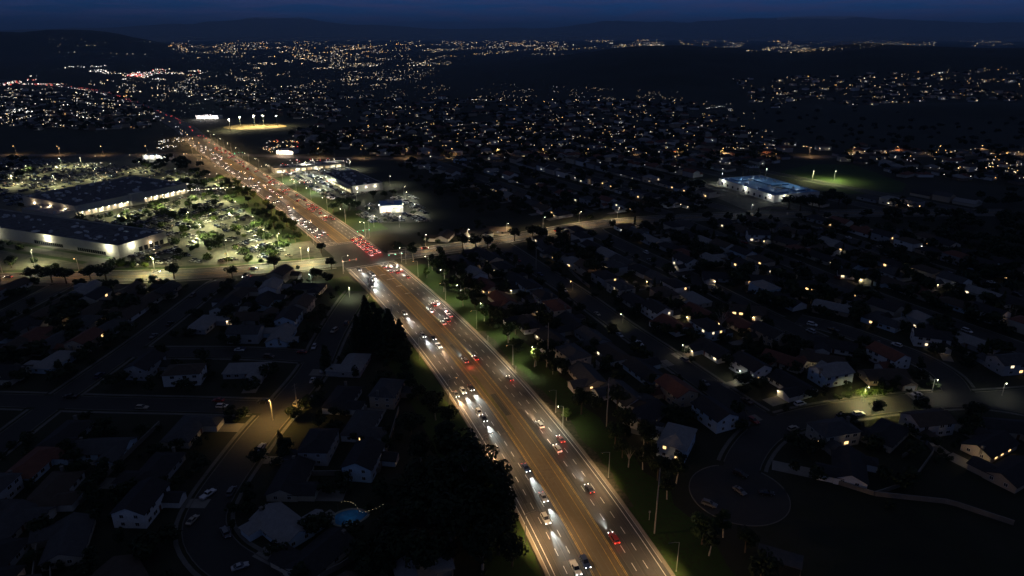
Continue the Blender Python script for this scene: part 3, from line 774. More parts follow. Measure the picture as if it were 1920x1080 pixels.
def house(p, rz, kind, sx, wall, roof, label, group, near=2, lit=None, porch=None, drive=8.0, z=0.0, scale=1.0, porch_power=60):
    """near: 2 = full windows, 1 = panes of lit windows only, 0 = walls and roof"""
    global N_PL
    D = HM[kind, sx]; nm = 'two_storey_house' if kind.startswith('two') else 'bungalow'
    o = thing(nm, label, 'house', (p.x, p.y, z), rz, group, scale); obj('wall', D['w'][wall], o); rf = obj('roof', D['r'][roof], o)
    HOUSES.append(Vector((p.x, p.y)))
    ex = D['ex']; gx = ex['garage']; 
    if lit is None: lit = {i: (1 if rnd.random() < .6 else 2) for i in range(len(D['win'])) if rnd.random() < (.025 if p.x < -55 and p.y < 400 else .06 if p.length < 330 else .09)}
    ang = {0: 0, 1: math.pi/2, 2: math.pi, 3: -math.pi/2}
    for i, (x, y, zz, w, h, f) in enumerate(D['win']):
        L = lit.get(i, 0)
        if near == 2:
            fm, pm = win_mesh(w, h, L); wo = obj('window', fm, o, (x, y, zz), ang[f]); obj('pane', pm, wo)
        elif near == 1 and (L or f == 2 and i % 2 == 0): obj('window', win_mesh(w, h, L)[1], o, (x, y, zz), ang[f])
    if near >= 1:
        obj('garage_door', GAR, o, (gx[0], gx[1], .02))
        obj('front_door', DOOR, o, (ex['door'][0], ex['door'][1], .05))
    if near == 2:
        if rnd.random() < .6: obj('chimney', CH, rf, (ex['chimney'][0], ex['chimney'][1], ex['chimney'][2]-1.2))
    if porch is None: porch = rnd.random() < (.07 if p.x < -55 and p.y < 400 else .20 if p.length < 330 else .36)
    if porch and near:
        q = obj('porch_lamp', PL, o, (gx[0] + (2.7 if sx < 0 else -2.7), gx[1]-.35, 2.3))
        if N_PL < 105:
            lamp_light(o, (gx[0] + (2.7 if sx < 0 else -2.7), gx[1]-.9, 2.3), porch_power*rnd.choice((.5,1,1.6)), WARM, 'POINT', radius=.15); N_PL += 1
    if drive:
        mb = MB(); x0, x1 = ex['drive']; ca, sa = math.cos(rz), math.sin(rz)
        c = lambda x, y: (p.x + x*ca - y*sa, p.y + x*sa + y*ca, z+.05)
        mb.quad(c(x0+.2, gx[1]-drive), c(x1-.2, gx[1]-drive), c(x1-.2, gx[1]-.05), c(x0+.2, gx[1]-.05)); struct('driveway', mb, M['concrete'])
    return o
def facing(n): return math.atan2(-n.x, n.y)

# ------------------------------------------------------------------ the big shops on the left
def frame(o, az):
    a = math.radians(az); v = Vector((math.sin(a), math.cos(a))); u = Vector((math.cos(a), -math.sin(a)))   # u to the right of v
    return (lambda x, y: o + u*x + v*y), u, v, -a
M['mallwall'] = two_noise('painted_tilt_up_wall', (.42,.41,.36), (.50,.49,.44), (.44,.43,.38), .15, .9, .9)
M['mallroof'] = two_noise('flat_roof_felt', (.075,.075,.085), (.12,.12,.13), (.05,.05,.055), .05, .35, .9)
M['lowroof'] = two_noise('pale_roof_felt', (.20,.20,.23), (.25,.25,.28), (.18,.18,.2), .05, .3, .9)
M['hvac'] = mat('rooftop_unit', (.58,.58,.56), .6, .35, .8)
M['bluemetal'] = two_noise('blue_metal_roof', (.10,.24,.42), (.15,.30,.48), (.09,.2,.36), .06, .4, .5)
M['lot'] = two_noise('parking_asphalt', (.085,.086,.068), (.13,.13,.10), (.07,.072,.058), .035, .25, .9)
def unit(parent, x, y, z, w=2.6, d=2.0, h=1.4):
    mb = MB(); mb.box(-w/2,w/2,-d/2,d/2,0,h); mb.box(-w*.3,w*.3,-d*.3,d*.3,h,h+.25); obj('rooftop_unit', mb.mesh('rooftop_unit', M['hvac']), parent, (x, y, z), rnd.uniform(-.1,.1))
def flat_building(name, label, cat, org, az, x0, x1, y0, y1, h, wall='mallwall', roof='mallroof', units=8, parapet=.7):
    """box building with a parapet; local x right of the axis, y along it"""
    P, u, v, rz = frame(org, az); o = thing(name, label, cat, (org.x, org.y, 0), rz)
    w = MB(); t = .35
    w.box(x0,x1,y0,y0+t,0,h); w.box(x0,x1,y1-t,y1,0,h); w.box(x0,x0+t,y0+t,y1-t,0,h); w.box(x1-t,x1,y0+t,y1-t,0,h)
    obj('wall', w.mesh('wall', M[wall]), o)
    r = MB(); r.box(x0+t, x1-t, y0+t, y1-t, h-parapet-.3, h-parapet); rf = obj('roof', r.mesh('roof', M[roof]), o)
    cp = MB()
    cp.box(x0-.06,x1+.06,y0-.06,y0+t+.06,h,h+.12); cp.box(x0-.06,x1+.06,y1-t-.06,y1+.06,h,h+.12); cp.box(x0-.06,x0+t+.06,y0+t+.06,y1-t-.06,h,h+.12); cp.box(x1-t-.06,x1+.06,y0+t+.06,y1-t-.06,h,h+.12)
    obj('coping', cp.mesh('coping', M['lowroof']), rf)
    for k in range(units): unit(rf, rnd.uniform(x0+4, x1-4), rnd.uniform(y0+4, y1-4), h-parapet, rnd.choice((.7,1.2,2.0,3.2,5.5))*rnd.uniform(.8,1.2), rnd.choice((.7,1.2,2.2,3.4))*rnd.uniform(.8,1.2), rnd.uniform(.4,1.9))
    return o, P
def wall_pack(parent, x, y, z, rot, power, color=LED, size=125):
    """light fitting on a wall: ROT is the outward direction (radians, local)"""
    mb = MB(); mb.box(-.4,.4,-.3,0,-.25,.2); q = obj('wall_lamp', mb.mesh('wall_lamp', M['pack']), parent, (x, y, z), rot)
    dx, dy = math.sin(rot), -math.cos(rot)
    lamp_light(parent, (x+dx*2.0, y+dy*2.0, z-.2), power*.55, color, 'POINT', (0,0,0), radius=.25)
A1 = Vector((-261.5, 435.8))
big, PB = flat_building('store', 'long cream store with dark flat roof and wall lamps, nearest the side street', 'store', A1, 22, -210, 0, 0, 38, 8.4, units=46)
w = MB(); w.box(-41,0,-1.0,-.002,0,8.5); obj('wall_panel', w.mesh('wall_panel', M['mallwall']), big)
w = MB()
for k in range(13): w.box(-39+k*2.1-.85, -39+k*2.1+.85, -1.12, -1.003, .6, 2.9)
obj('window', w.mesh('window', M['glass']), big)['kind'] = 'stuff'
w = MB()
for k in range(14): w.box(-84+k*2.1-.85, -84+k*2.1+.85, -.14, -.003, .6, 2.9)
obj('window', w.mesh('window', M['glass']), big)['kind'] = 'stuff'
for x in (-9, -70, -128, -180): wall_pack(big, x, -1.05 if x > -41 else -.05, 6.4, 0, 5200)
wall_pack(big, .05, 9, 6.4, math.pi/2, 3000); wall_pack(big, .05, 24, 4.0, math.pi/2, 700, WARM)
w = MB()
for k in range(5): w.box(.003, .14, 14+k*4.4, 17+k*4.4, .2, 3.4)
obj('shop_window', w.mesh('shop_window', M['glass']), big)['kind'] = 'stuff'
A2_ = Vector((-356, 544))
mall, PM2 = flat_building('store', 'wide dark flat-roofed store with a row of lit shopfronts, behind the long cream store', 'store', A2_, 29, -78, 0, 0, 104, 9.2, units=60)
w = MB(); w.box(.003, 4.0, 46, 58, 0, 10.4); obj('entrance_portal', w.mesh('entrance_portal', M['mallwall']), mall)
cn_ = MB(); cn_.box(.003, 3.2, 2, 45.9, 4.3, 5.0); cn_.box(.003, 3.2, 58.1, 103, 4.3, 5.0); obj('canopy', cn_.mesh('canopy', M['mallwall']), mall)
for k in range(18):
    y = 4 + k*5.6
    if 44 < y < 59: continue
    w = MB(); w.box(.003, .2, y-rnd.uniform(1.1,2.3), y+rnd.uniform(1.1,2.3), .3, rnd.uniform(2.8,3.8)); obj('shopfront', w.mesh('shopfront', M['shop' if rnd.random() < .45 else 'shop_dim']), mall)
    w = MB(); w.octa((2.2, y, 4.05), .38); obj('soffit_lamp', w.mesh('soffit_lamp', M['pack']), mall)
    if k % 2 == 0: lamp_light(mall, (3.6, y, 3.9), 520, (1,.88,.60), 'SPOT', (0, math.radians(18), 0), 150, .7, .3)
for x in (-60, -36, -14): wall_pack(mall, x, -.05, 5.2, 0, 900, WARM)
low, _ = flat_building('store_annexe', 'low pale-roofed annexe between the two big stores', 'store', A2_, 29, -50, -1, -16, -.3, 5.2, roof='lowroof', units=3)

LOT = [G(*p) for p in ((-60,455),(-60,280),(30,300),(330,285),(400,300),(470,365),(505,380),(560,430),(600,470),(605,482),(487,492),(342,499),(0,507),(-60,508))]
mb = MB(); mb.poly([(p.x, p.y, .014) for p in LOT]); struct('car_park', mb, M['lot'])
def inside(p, poly):
    c = False; j = len(poly)-1
    for i in range(len(poly)):
        a, b = poly[i], poly[j]
        if (a.y > p.y) != (b.y > p.y) and p.x < (b.x-a.x)*(p.y-a.y)/(b.y-a.y)+a.x: c = not c
        j = i
    return c
# planted edge of the car park along the side street, and islands
mb = MB()
for a, b in ((-215,-2),):
    q = [PB(x, -4.5 + .3*math.sin(x)) for x in range(a, b, 6)]; mb.ribbon(q, -1.6, 1.6, .05)
q = [PB(x, -17 + .4*math.sin(x*.7)) for x in range(-215, -6, 7)]; mb.ribbon(q, -2.2, 2.2, .05)
q = [Vector((p.x, p.y)) for p in offset(STREETS['cross_l'][0], -14)]; q = [p for p in q if not near_hw(p, 12)]; mb.ribbon(q, -2.8, 2.8, .045)
q = [p for p, s in zip(HW, HWL) if S_X1+18 < s < 760]; q = [p for p in offset(q, -29)]; mb.ribbon(q, -11, 11, .047)
struct('planting_bed', mb, M['grass'])
flowers = None

# ------------------------------------------------------------------ shops right of the highway, school, sports ground
ph, PP = flat_building('pharmacy', 'small white lit building with blue roof standing alone right of the highway', 'shop', Vector((-110.5,556.6)), -11, 0, 19.5, 0, 20, 6.2, 'trim', 'bluemetal', 3, .3)
w = MB(); w.box(-.15, 19.65, -2.0, -.003, 4.2, 4.7); obj('canopy', w.mesh('canopy', M['trim']), ph)
for x in (3, 8, 15): w = MB(); w.box(x-1.6, x+1.6, -.12, -.003, .4, 3.2); obj('shopfront', w.mesh('shopfront', M['shop']), ph)
w = MB(); w.box(2.2, 9.2, -.2, -.003, .1, .9); obj('brick_plinth', w.mesh('brick_plinth', mat('red_brick_plinth', (.22,.09,.05), .9, .3, 2)), ph)
for x in (3.2, 9.5, 16.5): wall_pack(ph, x, -2.05, 4.9, 0, 1200, (1,1,.86))
wall_pack(ph, -.05, 9, 4.9, -math.pi/2, 800, (1,1,.86)); wall_pack(ph, 19.55, 9, 4.9, math.pi/2, 600, (1,1,.86))
LOT2 = [G(*p) for p in ((690,385),(745,368),(775,366),(812,416),(688,419),(672,402))]
mb = MB(); mb.poly([(p.x, p.y, .016) for p in LOT2]); struct('car_park', mb, M['lot'])
sh, PS = flat_building('supermarket', 'blue-grey flat-roofed supermarket beyond the white lit building', 'shop', Vector((-150,632)), -33, 0, 31, 0, 80, 7.2, 'mallwall', 'mallroof', 22)
cn_ = MB(); cn_.box(-3, -.003, 4, 76, 3.9, 4.4); obj('canopy', cn_.mesh('canopy', M['mallwall']), sh)
for k in range(12): 
    w = MB(); w.box(-.2, -.003, 6+k*6-rnd.uniform(1.2,2.4), 6+k*6+rnd.uniform(1.2,2.4), .3, rnd.uniform(2.6,3.5)); obj('shopfront', w.mesh('shopfront', M['shop' if rnd.random() < .5 else 'shop_dim']), sh)
    if k % 3 == 1: lamp_light(sh, (-3.3, 6+k*6, 3.7), 900, (.98,1,.82), 'SPOT', (0, math.radians(-15), 0), 150, .7, .3)
for x in (5, 14, 23): wall_pack(sh, x, -.05, 4.6, 0, 500, (1,.96,.78))
st, _ = flat_building('shop_row', 'row of small lit shops along the far car park right of the highway', 'shop', Vector((-262,742)), 58, 0, 13, 0, 78, 5.6, 'mallwall', 'mallroof', 14)
for k in range(11): 
    w = MB(); w.box(13.003, 13.2, 5+k*6.6-rnd.uniform(1.2,2.6), 5+k*6.6+rnd.uniform(1.2,2.6), .3, rnd.uniform(2.6,3.4)); obj('shopfront', w.mesh('shopfront', M['shop' if rnd.random() < .4 else 'shop_dim']), st)
    if k % 3 == 0: lamp_light(st, (15.5, 5+k*6.6, 3.8), 900, (.95,1,.82), 'SPOT', (0, math.radians(16), 0), 150, .7, .3)
LOT3 = [G(*p) for p in ((470,318),(560,305),(640,302),(690,345),(690,362),(620,375),(560,348))]
mb = MB(); mb.poly([(p.x, p.y, .015) for p in LOT3]); struct('car_park', mb, M['lot'])
sp, _ = flat_building('drive_in', 'white lit drive-in restaurant beside the far highway junction', 'restaurant', G(268,299), 100, -11, 0, 0, 34, 5.2, 'trim', 'mallroof', 4)
for k in range(4): wall_pack(sp, .05, 5+k*8, 4.0, math.pi/2, 1500, (1,.97,.82))
rs, _ = flat_building('diner', 'glowing pink-lit diner beyond the far junction', 'restaurant', G(518,290), 95, -18, 0, 0, 22, 5, 'trim', 'mallroof', 3)
M['pinksign'] = em('pink_neon', (1,.62,.45), 3)
for k in range(4): w = MB(); w.box(.003,.4,1+k*5.2,4.6+k*5.2,3.4+.3*(k%2),4.2+.3*(k%2)); obj('neon_band', w.mesh('neon_band', M['pinksign']), rs)
for k in range(3): lamp_light(rs, (3, 4+k*7, 4.4), 3200, (1,.72,.55), 'POINT', radius=.4)
gs, _ = flat_building('petrol_station', 'bright white canopy building far along the highway', 'shop', G(368,223), 95, -14, 0, 0, 42, 6, 'trim', 'mallroof', 2)
M['front'] = em('white_pink_front', (1,.80,.76), .9)
for k in range(6): w = MB(); w.box(.003,.4,2+k*6.6,2+k*6.6+rnd.uniform(3.2,5.6),2.4,rnd.uniform(3.6,5.0)); obj('lit_front', w.mesh('lit_front', M['front']), gs)
for k in range(3): lamp_light(gs, (6, 7+k*14, 6), 6000, (1,.9,.85), 'POINT', radius=.5)

sc_, PSch = flat_building('school', 'white school hall with a bright blue roof beside the playing field', 'school', Vector((232.5,595)), -19.5, 0, 50, 0, 82, 6.6, 'trim', 'bluemetal', 26, .25)
for x0,x1,y0,y1,h in ((6,20,6,30,7.4),(24,44,34,60,7.6),(8,30,62,78,7.2),(30,46,8,26,7.3)):
    w = MB(); w.box(x0,x1,y0,y1,6.36,h); obj('roof_block', w.mesh('roof_block', M['bluemetal']), sc_)
w = MB(); w.box(12,30,20,33,6.36,6.5); obj('court_roof', w.mesh('court_roof', M['mallroof']), sc_)
for y in (6, 40, 74): wall_pack(sc_, -.05, y, 5.4, -math.pi/2, 1300, (1,.98,.84))
wall_pack(sc_, 10, -.05, 5.4, 0, 1300, (1,.98,.84))
for k in range(6): lamp_light(sc_, (rnd.uniform(6,46), rnd.uniform(8,76), 11.5), 420, (.75,.95,1), 'POINT', radius=.5)  # added lights without fittings float over the roof to brighten it
w = MB()
for k in range(9): w.box(-.14, -.003, 10+k*8, 12.2+k*8, 1.0, 3.2)
obj('window', w.mesh('window', M['glass']), sc_)['kind'] = 'stuff'
mb = MB(); mb.poly([(p.x, p.y, .016) for p in (G(*q) for q in ((1300,352),(1345,340),(1450,386),(1440,402),(1400,395)))]); struct('car_park', mb, M['lot'])
mb = MB(); mb.poly([(p.x, p.y, .018) for p in (G(*q) for q in ((1462,322),(1520,308),(1600,309),(1700,345),(1690,360),(1590,364),(1545,350)))]); struct('playing_field', mb, M['grass'])
w = MB(); q = [G(*a) for a in ((1402,400),(1440,392),(1475,394))]; w.slab(q, -.15, .15, 0, 2.6)
tag(obj('garden_wall', w.mesh('garden_wall', M['block'])), 'long tan block wall below the white school hall', 'wall', 'block walls')
# lit ball ground far left of centre
c0 = (G(430,242)+G(525,233))/2
mb = MB(); mb.poly([(c0.x + 50*math.cos(t*math.pi/16)*1.0, c0.y + 38*math.sin(t*math.pi/16), .03) for t in range(32)]); struct('ball_ground', mb, mat('pale_infield', (.34,.26,.12), .9, .3, .03))
for k, (px, py) in enumerate(((432,236),(452,231),(478,228),(495,228),(520,228))):
    p = G(px, py+9)
    o = thing('floodlight_mast', '%s floodlight mast counted along the yellow-lit ball ground' % ordn(k), 'floodlight', (p.x, p.y, 0), 0, 'floodlight masts round the ball ground')
    w = MB(); w.tube((0,0,0),(0,0,17),.25,.15,6); obj('pole', w.mesh('pole', M['metal']), o)
    w = MB(); w.box(-.9,.9,-.3,.3,16.6,17.4); obj('lamp_bank', w.mesh('lamp_bank', M['pack']), o)
    lamp_light(o, (0,-.8,16.2), 30000, (1,.86,.48), 'SPOT', (0,0,0), 165, .5, .6)

# ------------------------------------------------------------------ houses along the streets
ZONES = [[G(*p) for p in ((690,380),(690,425),(830,425),(790,360))], [G(*p) for p in ((470,300),(640,300),(760,350),(700,372),(560,372))], LOT,
         [Vector(p) for p in ((185,575),(185,700),(300,790),(400,790),(400,640),(300,600),(250,580))]]
def blocked(p, r=11, gap=15.5):
    if near_hw(p, 24): return True
    for z in ZONES:
        if inside(p, z): return True
    if on_street(p, r): return True
    return any((p-q).length < gap for q in HOUSES) or any((p-q).length < 18.5 for q in ROOM)
SNAME = {'A': 'long right street', 'B': 'lamp-lit bend lane', 'K': 'far right lane', 'C': 'short bend lane', 'A2': 'second right street',
         'A3': 'third right street', 'A4': 'fourth right street', 'D': 'amber-lamp street', 'F': 'straight left street',
         'F0': 'outermost left street', 'E': 'left cross lane', 'Gs': 'left link lane'}
for k in range(6): SNAME['M%d' % k] = '%s row behind the shops' % ordn(k)
WKEYS = ['white','cream','grey','tan','beige','pale blue','white','cream','grey']; RKEYS = ['grey','brown','dark','grey','dark','brown','pale','red','dark']
HL = set()
def hlabel(wall, kind, roof, where):
    t = '%s %s-roofed %s, %s' % (wall, roof, 'two-storey house' if kind.startswith('two') else 'bungalow', where); HL.add(t); return t

def explicit(x, y, az, kind, sx, wall, roof, where, **kw):
    p = G(x, y); a = math.radians(az); n = Vector((math.sin(a), math.cos(a))); ROOM.append(p)   # front looks towards azimuth AZ
    house(p, math.atan2(n.x, -n.y), kind, sx, wall, roof, hlabel(wall, kind, roof, where), 'houses of the estate', **kw)
# the houses the photograph singles out
explicit(1207, 703, 66, 'ranch_gable', 1, 'pale blue', 'dark', 'two warm windows in its end wall, beside the highway trees', lit={10:1,11:2,9:1,6:2}, porch=False)
explicit(1338, 790, 66, 'two_storey_gable', -1, 'pale blue', 'dark', 'above the cul-de-sac', lit={}, porch=False)
explicit(1405, 700, 246, 'two_storey_gable', 1, 'white', 'dark', 'orange upper windows, by the lamp-lit lawn', lit={5:1,6:1}, porch=True)
explicit(1338, 664, 246, 'ranch_gable', -1, 'white', 'dark', 'up the lane from the lamp-lit lawn', lit={0:2}, porch=True)
explicit(1484, 728, 246, 'ranch_gable', 1, 'white', 'dark', 'with a bright round porch lamp, at the lane corner', lit={}, porch=True)
explicit(1655, 712, 176, 'ranch_gable', 1, 'tan', 'brown', 'behind the lamp-lit hedge', lit={}, porch=False)
explicit(1565, 655, 205, 'ranch_gable', -1, 'white', 'dark', 'standing alone above the lamp-lit hedge', lit={}, porch=False)
explicit(1590, 885, 292, 'cross_gable', 1, 'white', 'dark', 'with the long driveway off the cul-de-sac', lit={}, porch=False, drive=14)
explicit(1660, 822, 318, 'ranch_hip', 1, 'beige', 'dark', 'across the lane from the lamp-lit hedge', lit={}, porch=False)
explicit(1853, 843, 330, 'ranch_gable', -1, 'beige', 'dark', 'three warm windows in its rear wall', lit={2:1,3:1,4:1}, porch=False)
explicit(1898, 895, 330, 'ranch_gable', 1, 'tan', 'dark', 'half out of view with lamps along its patio', lit={2:1,3:2}, porch=True)
explicit(1742, 645, 200, 'two_storey_gable', 1, 'white', 'dark', 'facing the upper lane', lit={1:2}, porch=True)
explicit(1600, 520, 200, 'ranch_gable', 1, 'white', 'dark', 'with a broad pale driveway among dark trees', lit={0:2}, porch=True, porch_power=160)
explicit(1425, 530, 190, 'ranch_gable', 1, 'white', 'dark', 'with a bright porch and parked cars', lit={0:1}, porch=True, porch_power=220)
explicit(1497, 540, 186, 'ranch_gable', -1, 'tan', 'dark', 'with a row of glowing front windows', lit={0:1,1:1}, porch=True, porch_power=60)
explicit(1345, 524, 190, 'ranch_gable', -1, 'grey', 'dark', 'with a small pale porch', lit={}, porch=True)
explicit(1400, 588, 196, 'ranch_gable', 1, 'tan', 'brown', 'with orange lanterns along its front', lit={0:1,1:1}, porch=True)
explicit(1420, 450, 186, 'two_storey_gable', 1, 'white', 'dark', 'low below the school wall', lit={0:2}, porch=True)
explicit(1285, 500, 246, 'two_storey_gable', 1, 'white', 'dark', 'with a bright doorway on the second street', lit={0:2}, porch=True, porch_power=160)
explicit(385, 613, 95, 'ranch_hip', 1, 'grey', 'pale', 'with a lamp at its patio, left of the fenced yard', lit={}, porch=True)
explicit(465, 700, 176, 'ranch_hip', 1, 'grey', 'pale', 'on the corner of the link lane', lit={}, porch=False)
explicit(665, 690, 274, 'ranch_hip', 1, 'grey', 'pale', 'beside the dark pines', lit={}, porch=False)
explicit(352, 815, 92, 'ranch_hip', 1, 'cream', 'grey', 'inside the amber-lit corner', lit={}, porch=False)
explicit(600, 850, 272, 'two_storey_hip', 1, 'grey', 'dark', 'opposite the amber-lit corner', lit={}, porch=False)
explicit(600, 1052, 300, 'ranch_gable', 1, 'cream', 'dark', 'beside the blue pool', lit={}, porch=False)
explicit(270, 960, 92, 'two_storey_gable', 1, 'white', 'dark', 'below the parked white pickup', lit={}, porch=False)
explicit(580, 545, 182, 'ranch_hip', 1, 'cream', 'dark', 'with a brilliant white yard lamp near the junction', lit={}, porch=False)

for sk, (pts, hw) in STREETS.items():
    if sk.startswith('cross') : continue
    L = plen(pts); step = 18.2 if sk[0] != 'M' else 18.6
    for sg, side in ((1, 'one'), (-1, 'other')):
        i = 0; s = 12.0 + (4 if sg < 0 else 0)
        while s < L - 8:
            p, t = at_len(pts, s); n = Vector((t.y, -t.x))*sg; q = p + n*(hw + 17.5 + rnd.uniform(-1, 1.2))
            s += step*rnd.uniform(.97, 1.06)
            if q.y < 130 or abs(q.x) > q.y*.83 + 25 or blocked(q, 10.5): continue
            d = q.length; near = 2 if d < 380 else 1 if d < 700 else 0
            k = rnd.choice(HK if near else HK[:4]); wl_, rf_ = rnd.choice(WKEYS), rnd.choice(RKEYS)
            far_side = ('highway' if (n.x < 0) == (q.x > -60) else 'outer')
            lab = hlabel(wl_, k, rf_, '%s from %s end, %s side, %s' % (ordn(i), 'far' if pts[0].y > pts[-1].y or sk in ('B','K','E','Gs') else 'near', far_side, SNAME[sk]))
            house(q, facing(-n), k, rnd.choice((-1,1)), wl_, rf_, lab.replace(' roof,', ' roof,'), 'houses of the estate', near=near, drive=9.0 if near else 0)
            h = HOUSES[-1]; i += 1
            # yard trees, at most one in front and two behind
            for nm_, off, lat, pr in (('front lawn', -10.5, rnd.uniform(-6,-3), .35), ('back yard', 11, rnd.uniform(-8,-2), .55), ('back fence', 13, rnd.uniform(3,9), .5)):
                if rnd.random() < pr and N_TREES < 118:
                    tp = q + n*off + t*lat
                    if on_street(tp, 1.5) or near_hw(tp, 3): continue
                    kd = rnd.choice(('round','round','gum','round','pine','cypress','bare') if sk[0] != 'M' else ('round','gum'))
                    word = {'round':'bushy dark','gum':'tall loose-leaved','pine':'pointed dark','cypress':'slim column-like','bare':'thin-leaved pale-trunked'}[kd]
                    tree(tp, rnd.uniform(5.5, 11), kd, rnd.choice((0,0,1,2)), '%s %s tree of %s house, %s side, %s' % (word, nm_.replace('front lawn','front').replace('back yard','yard').replace('back fence','fence'), ordn(i-1), far_side, SNAME[sk]), 'trees in the gardens')

# infill: second houses on the deep lots between the streets
NI = {}
def nearest_street(p):
    best = (1e9, None, None)
    for sk, (pts, hw) in STREETS.items():
        if sk.startswith('cross'): continue
        b = BB[sk]
        if not (b[0] < p.x < b[1] and b[2] < p.y < b[3]): continue
        for q in pts[::2]:
            d = (p-q).length
            if d < best[0]: best = (d, sk, q)
    return best
yy = 135.0
while yy < 640:
    xx = -0.83*yy - 20
    while xx < .83*yy + 20 and len(HOUSES) < 296:
        p = Vector((xx + rnd.uniform(-2,2), yy + rnd.uniform(-2,2))); xx += 7.5
        if blocked(p, 9.5, 16.2): continue
        d, sk, q = nearest_street(p)
        if sk is None or d > 46: continue
        n = (q - p).normalized(); near = 2 if p.length < 330 else 1
        if sk == 'B' and p.y < 215 or (p-CUL).length < 34: continue
        k = rnd.choice(HK); wl_, rf_ = rnd.choice(WKEYS), rnd.choice(RKEYS); NI[sk] = NI.get(sk, 0) + 1
        house(p, facing(n), k, rnd.choice((-1,1)), wl_, rf_, hlabel(wl_, k, rf_, '%s deep-lot house off %s' % (ordn(NI[sk]-1), SNAME[sk])), 'houses of the estate', near=near, drive=5 if d < 30 else 0)
    yy += 8.0

# ------------------------------------------------------------------ trees the photograph singles out
i = 0
for x, y, h, wd in ((60,528,11,1.3),(98,530,13,1.35),(125,532,13,1.3),(170,527,12,1.3),(200,528,14,1.35),(22,502,10,1.3),(327,523,12,1.15),(436,522,10,1.15),(515,506,11,1.3),(622,505,9.5,1.1),(603,474,9,1.1)):
    tree(G(x,y), h, 'round', 0, '%s round dark street tree counted along the kerbs of the left side street' % ordn(i), 'street trees on the left side street', wd); i += 1
i = 0
for x, y, h, kd, wd in ((690,640,24,'pine',1.05),(712,655,21,'pine',1.15),(733,672,25,'pine',1.2),(752,668,19,'pine',1.2),(672,655,18,'pine',1.1)):
    tree(G(x,y), h, kd, 0, '%s tall black-green pine of the clump hiding the left lanes' % ordn(i), 'pine clump left of the highway', wd); i += 1
i = 0
for x, y, h, wd in ((838,872,19,1.2),(862,893,20,1.25),(886,905,19,1.2),(868,955,21,1.3),(912,945,20,1.25),(835,960,20,1.3),(938,985,19,1.2),(890,1005,20,1.3),(935,1040,16,1.15),(850,1040,20,1.3),(800,930,17,1.3),(815,1000,19,1.3),
                    (790,870,14,1.3),(770,820,12,1.3),(765,960,15,1.3),(905,1075,17,1.2),(800,1075,17,1.3),(740,1010,13,1.3),(950,1010,15,1.1),(960,1062,12,1.1),(745,1060,14,1.3)):
    tree(G(x,y), h, 'round' if i % 3 else 'gum', 0, '%s great dark tree of the mass overhanging the near left lanes' % ordn(i), 'dark trees left of the highway', wd); i += 1
tree(G(613,697), 13, 'cypress', 0, 'dark cone-shaped cypress at the link lane corner', None, 1.8)
tree(G(528,848), 9, 'cypress', 0, 'small pointed cypress beside the amber-lit road', None, 1.5)
tree(G(1178,876), 10, 'bare', 2, 'round pale-trunked tree alone on the dark slope right of the highway')
tree(G(1350,625), 17, 'bare', 0, 'tall leafless tree with forked pale trunk on the upper lane')
i = 0
for x, y, h in ((832,547,8),(868,574,9),(908,602,10),(953,643,11),(1002,688,9),(800,520,7),(1062,788,6)):
    tree(G(x,y), h, 'gum', 3 if i in (4,6,5) else 1, '%s lamp-lit young tree of the row by the footpath right of the highway' % ordn(i), 'lamp-lit trees right of the highway', 1.35); i += 1
# belt of gums and shrubs between the right verge and the first gardens
i = 0
for s in range(110, 420, 9):
    for off in (30, 39):
        p, t = hw_point(s + rnd.uniform(-3,3), off + rnd.uniform(-3.5,3.5))
        if on_street(p, 2) or p.y > 425 or any((p-q).length < 9 for q in HOUSES) or rnd.random() < .3: continue
        tree(p, rnd.uniform(7, 14), rnd.choice(('round','round','gum')), rnd.choice((0,0,1)), '%s tree up the dark belt between the right verge and the gardens' % ordn(i), 'tree belt right of the highway'); i += 1
i = 0
for s in range(150, 345, 6):
    p, t = hw_point(s, -rnd.uniform(23,37))
    if on_street(p, 2) or rnd.random() < .15 or any((p-q).length < 9 for q in HOUSES): continue
    tree(p, rnd.uniform(6, 11), rnd.choice(('round','round','gum')), 0, '%s tree up the dark slope left of the highway' % ordn(i), 'slope trees left of the highway'); i += 1
i = 0
for x, y, h, kd in ((745,478,12,'round'),(775,488,13,'gum'),(868,466,13,'round'),(892,468,14,'round'),(915,466,12,'round'),(965,452,12,'round'),(998,448,13,'round'),(1012,452,14,'round'),(1030,470,13,'round'),(1050,480,14,'gum'),(1095,500,15,'round'),(1110,520,15,'round')):
    tree(G(x,y), h, kd, 0, '%s dark tree along the side street right of the junction' % ordn(i), 'trees on the right side street', 1.15); i += 1
i = 0
for x, y, h in ((1478,392,15),(1500,396,17),(1522,392,16),(1548,386,15),(1572,384,14),(1560,372,11),(1535,395,14),(1586,392,12)):
    tree(G(x,y), h, 'round', 0, '%s big dark tree of the grove against the blue-roofed school' % ordn(i), 'grove beside the school', 1.25); i += 1
for i, (x, y) in enumerate(((1392,333),(1402,332),(1412,332),(1424,333),(1434,332))):
    tree(G(x,y), 15, 'palm', 2, '%s palm of the short row behind the blue school roof' % ordn(i), 'palms behind the school', 1.2)
i = 0
for x, y, h in ((640,392,12),(655,394,13),(668,396,11),(625,398,10),(690,399,7),(672,406,7),(705,415,4),(722,417,4),(688,416,4),(775,405,6),(700,372,9),(722,372,8),(738,368,8)):
    tree(G(x,y), h, 'round', 1, '%s tree round the white lit pharmacy and its car park' % ordn(i), 'trees round the pharmacy', 1.3); i += 1
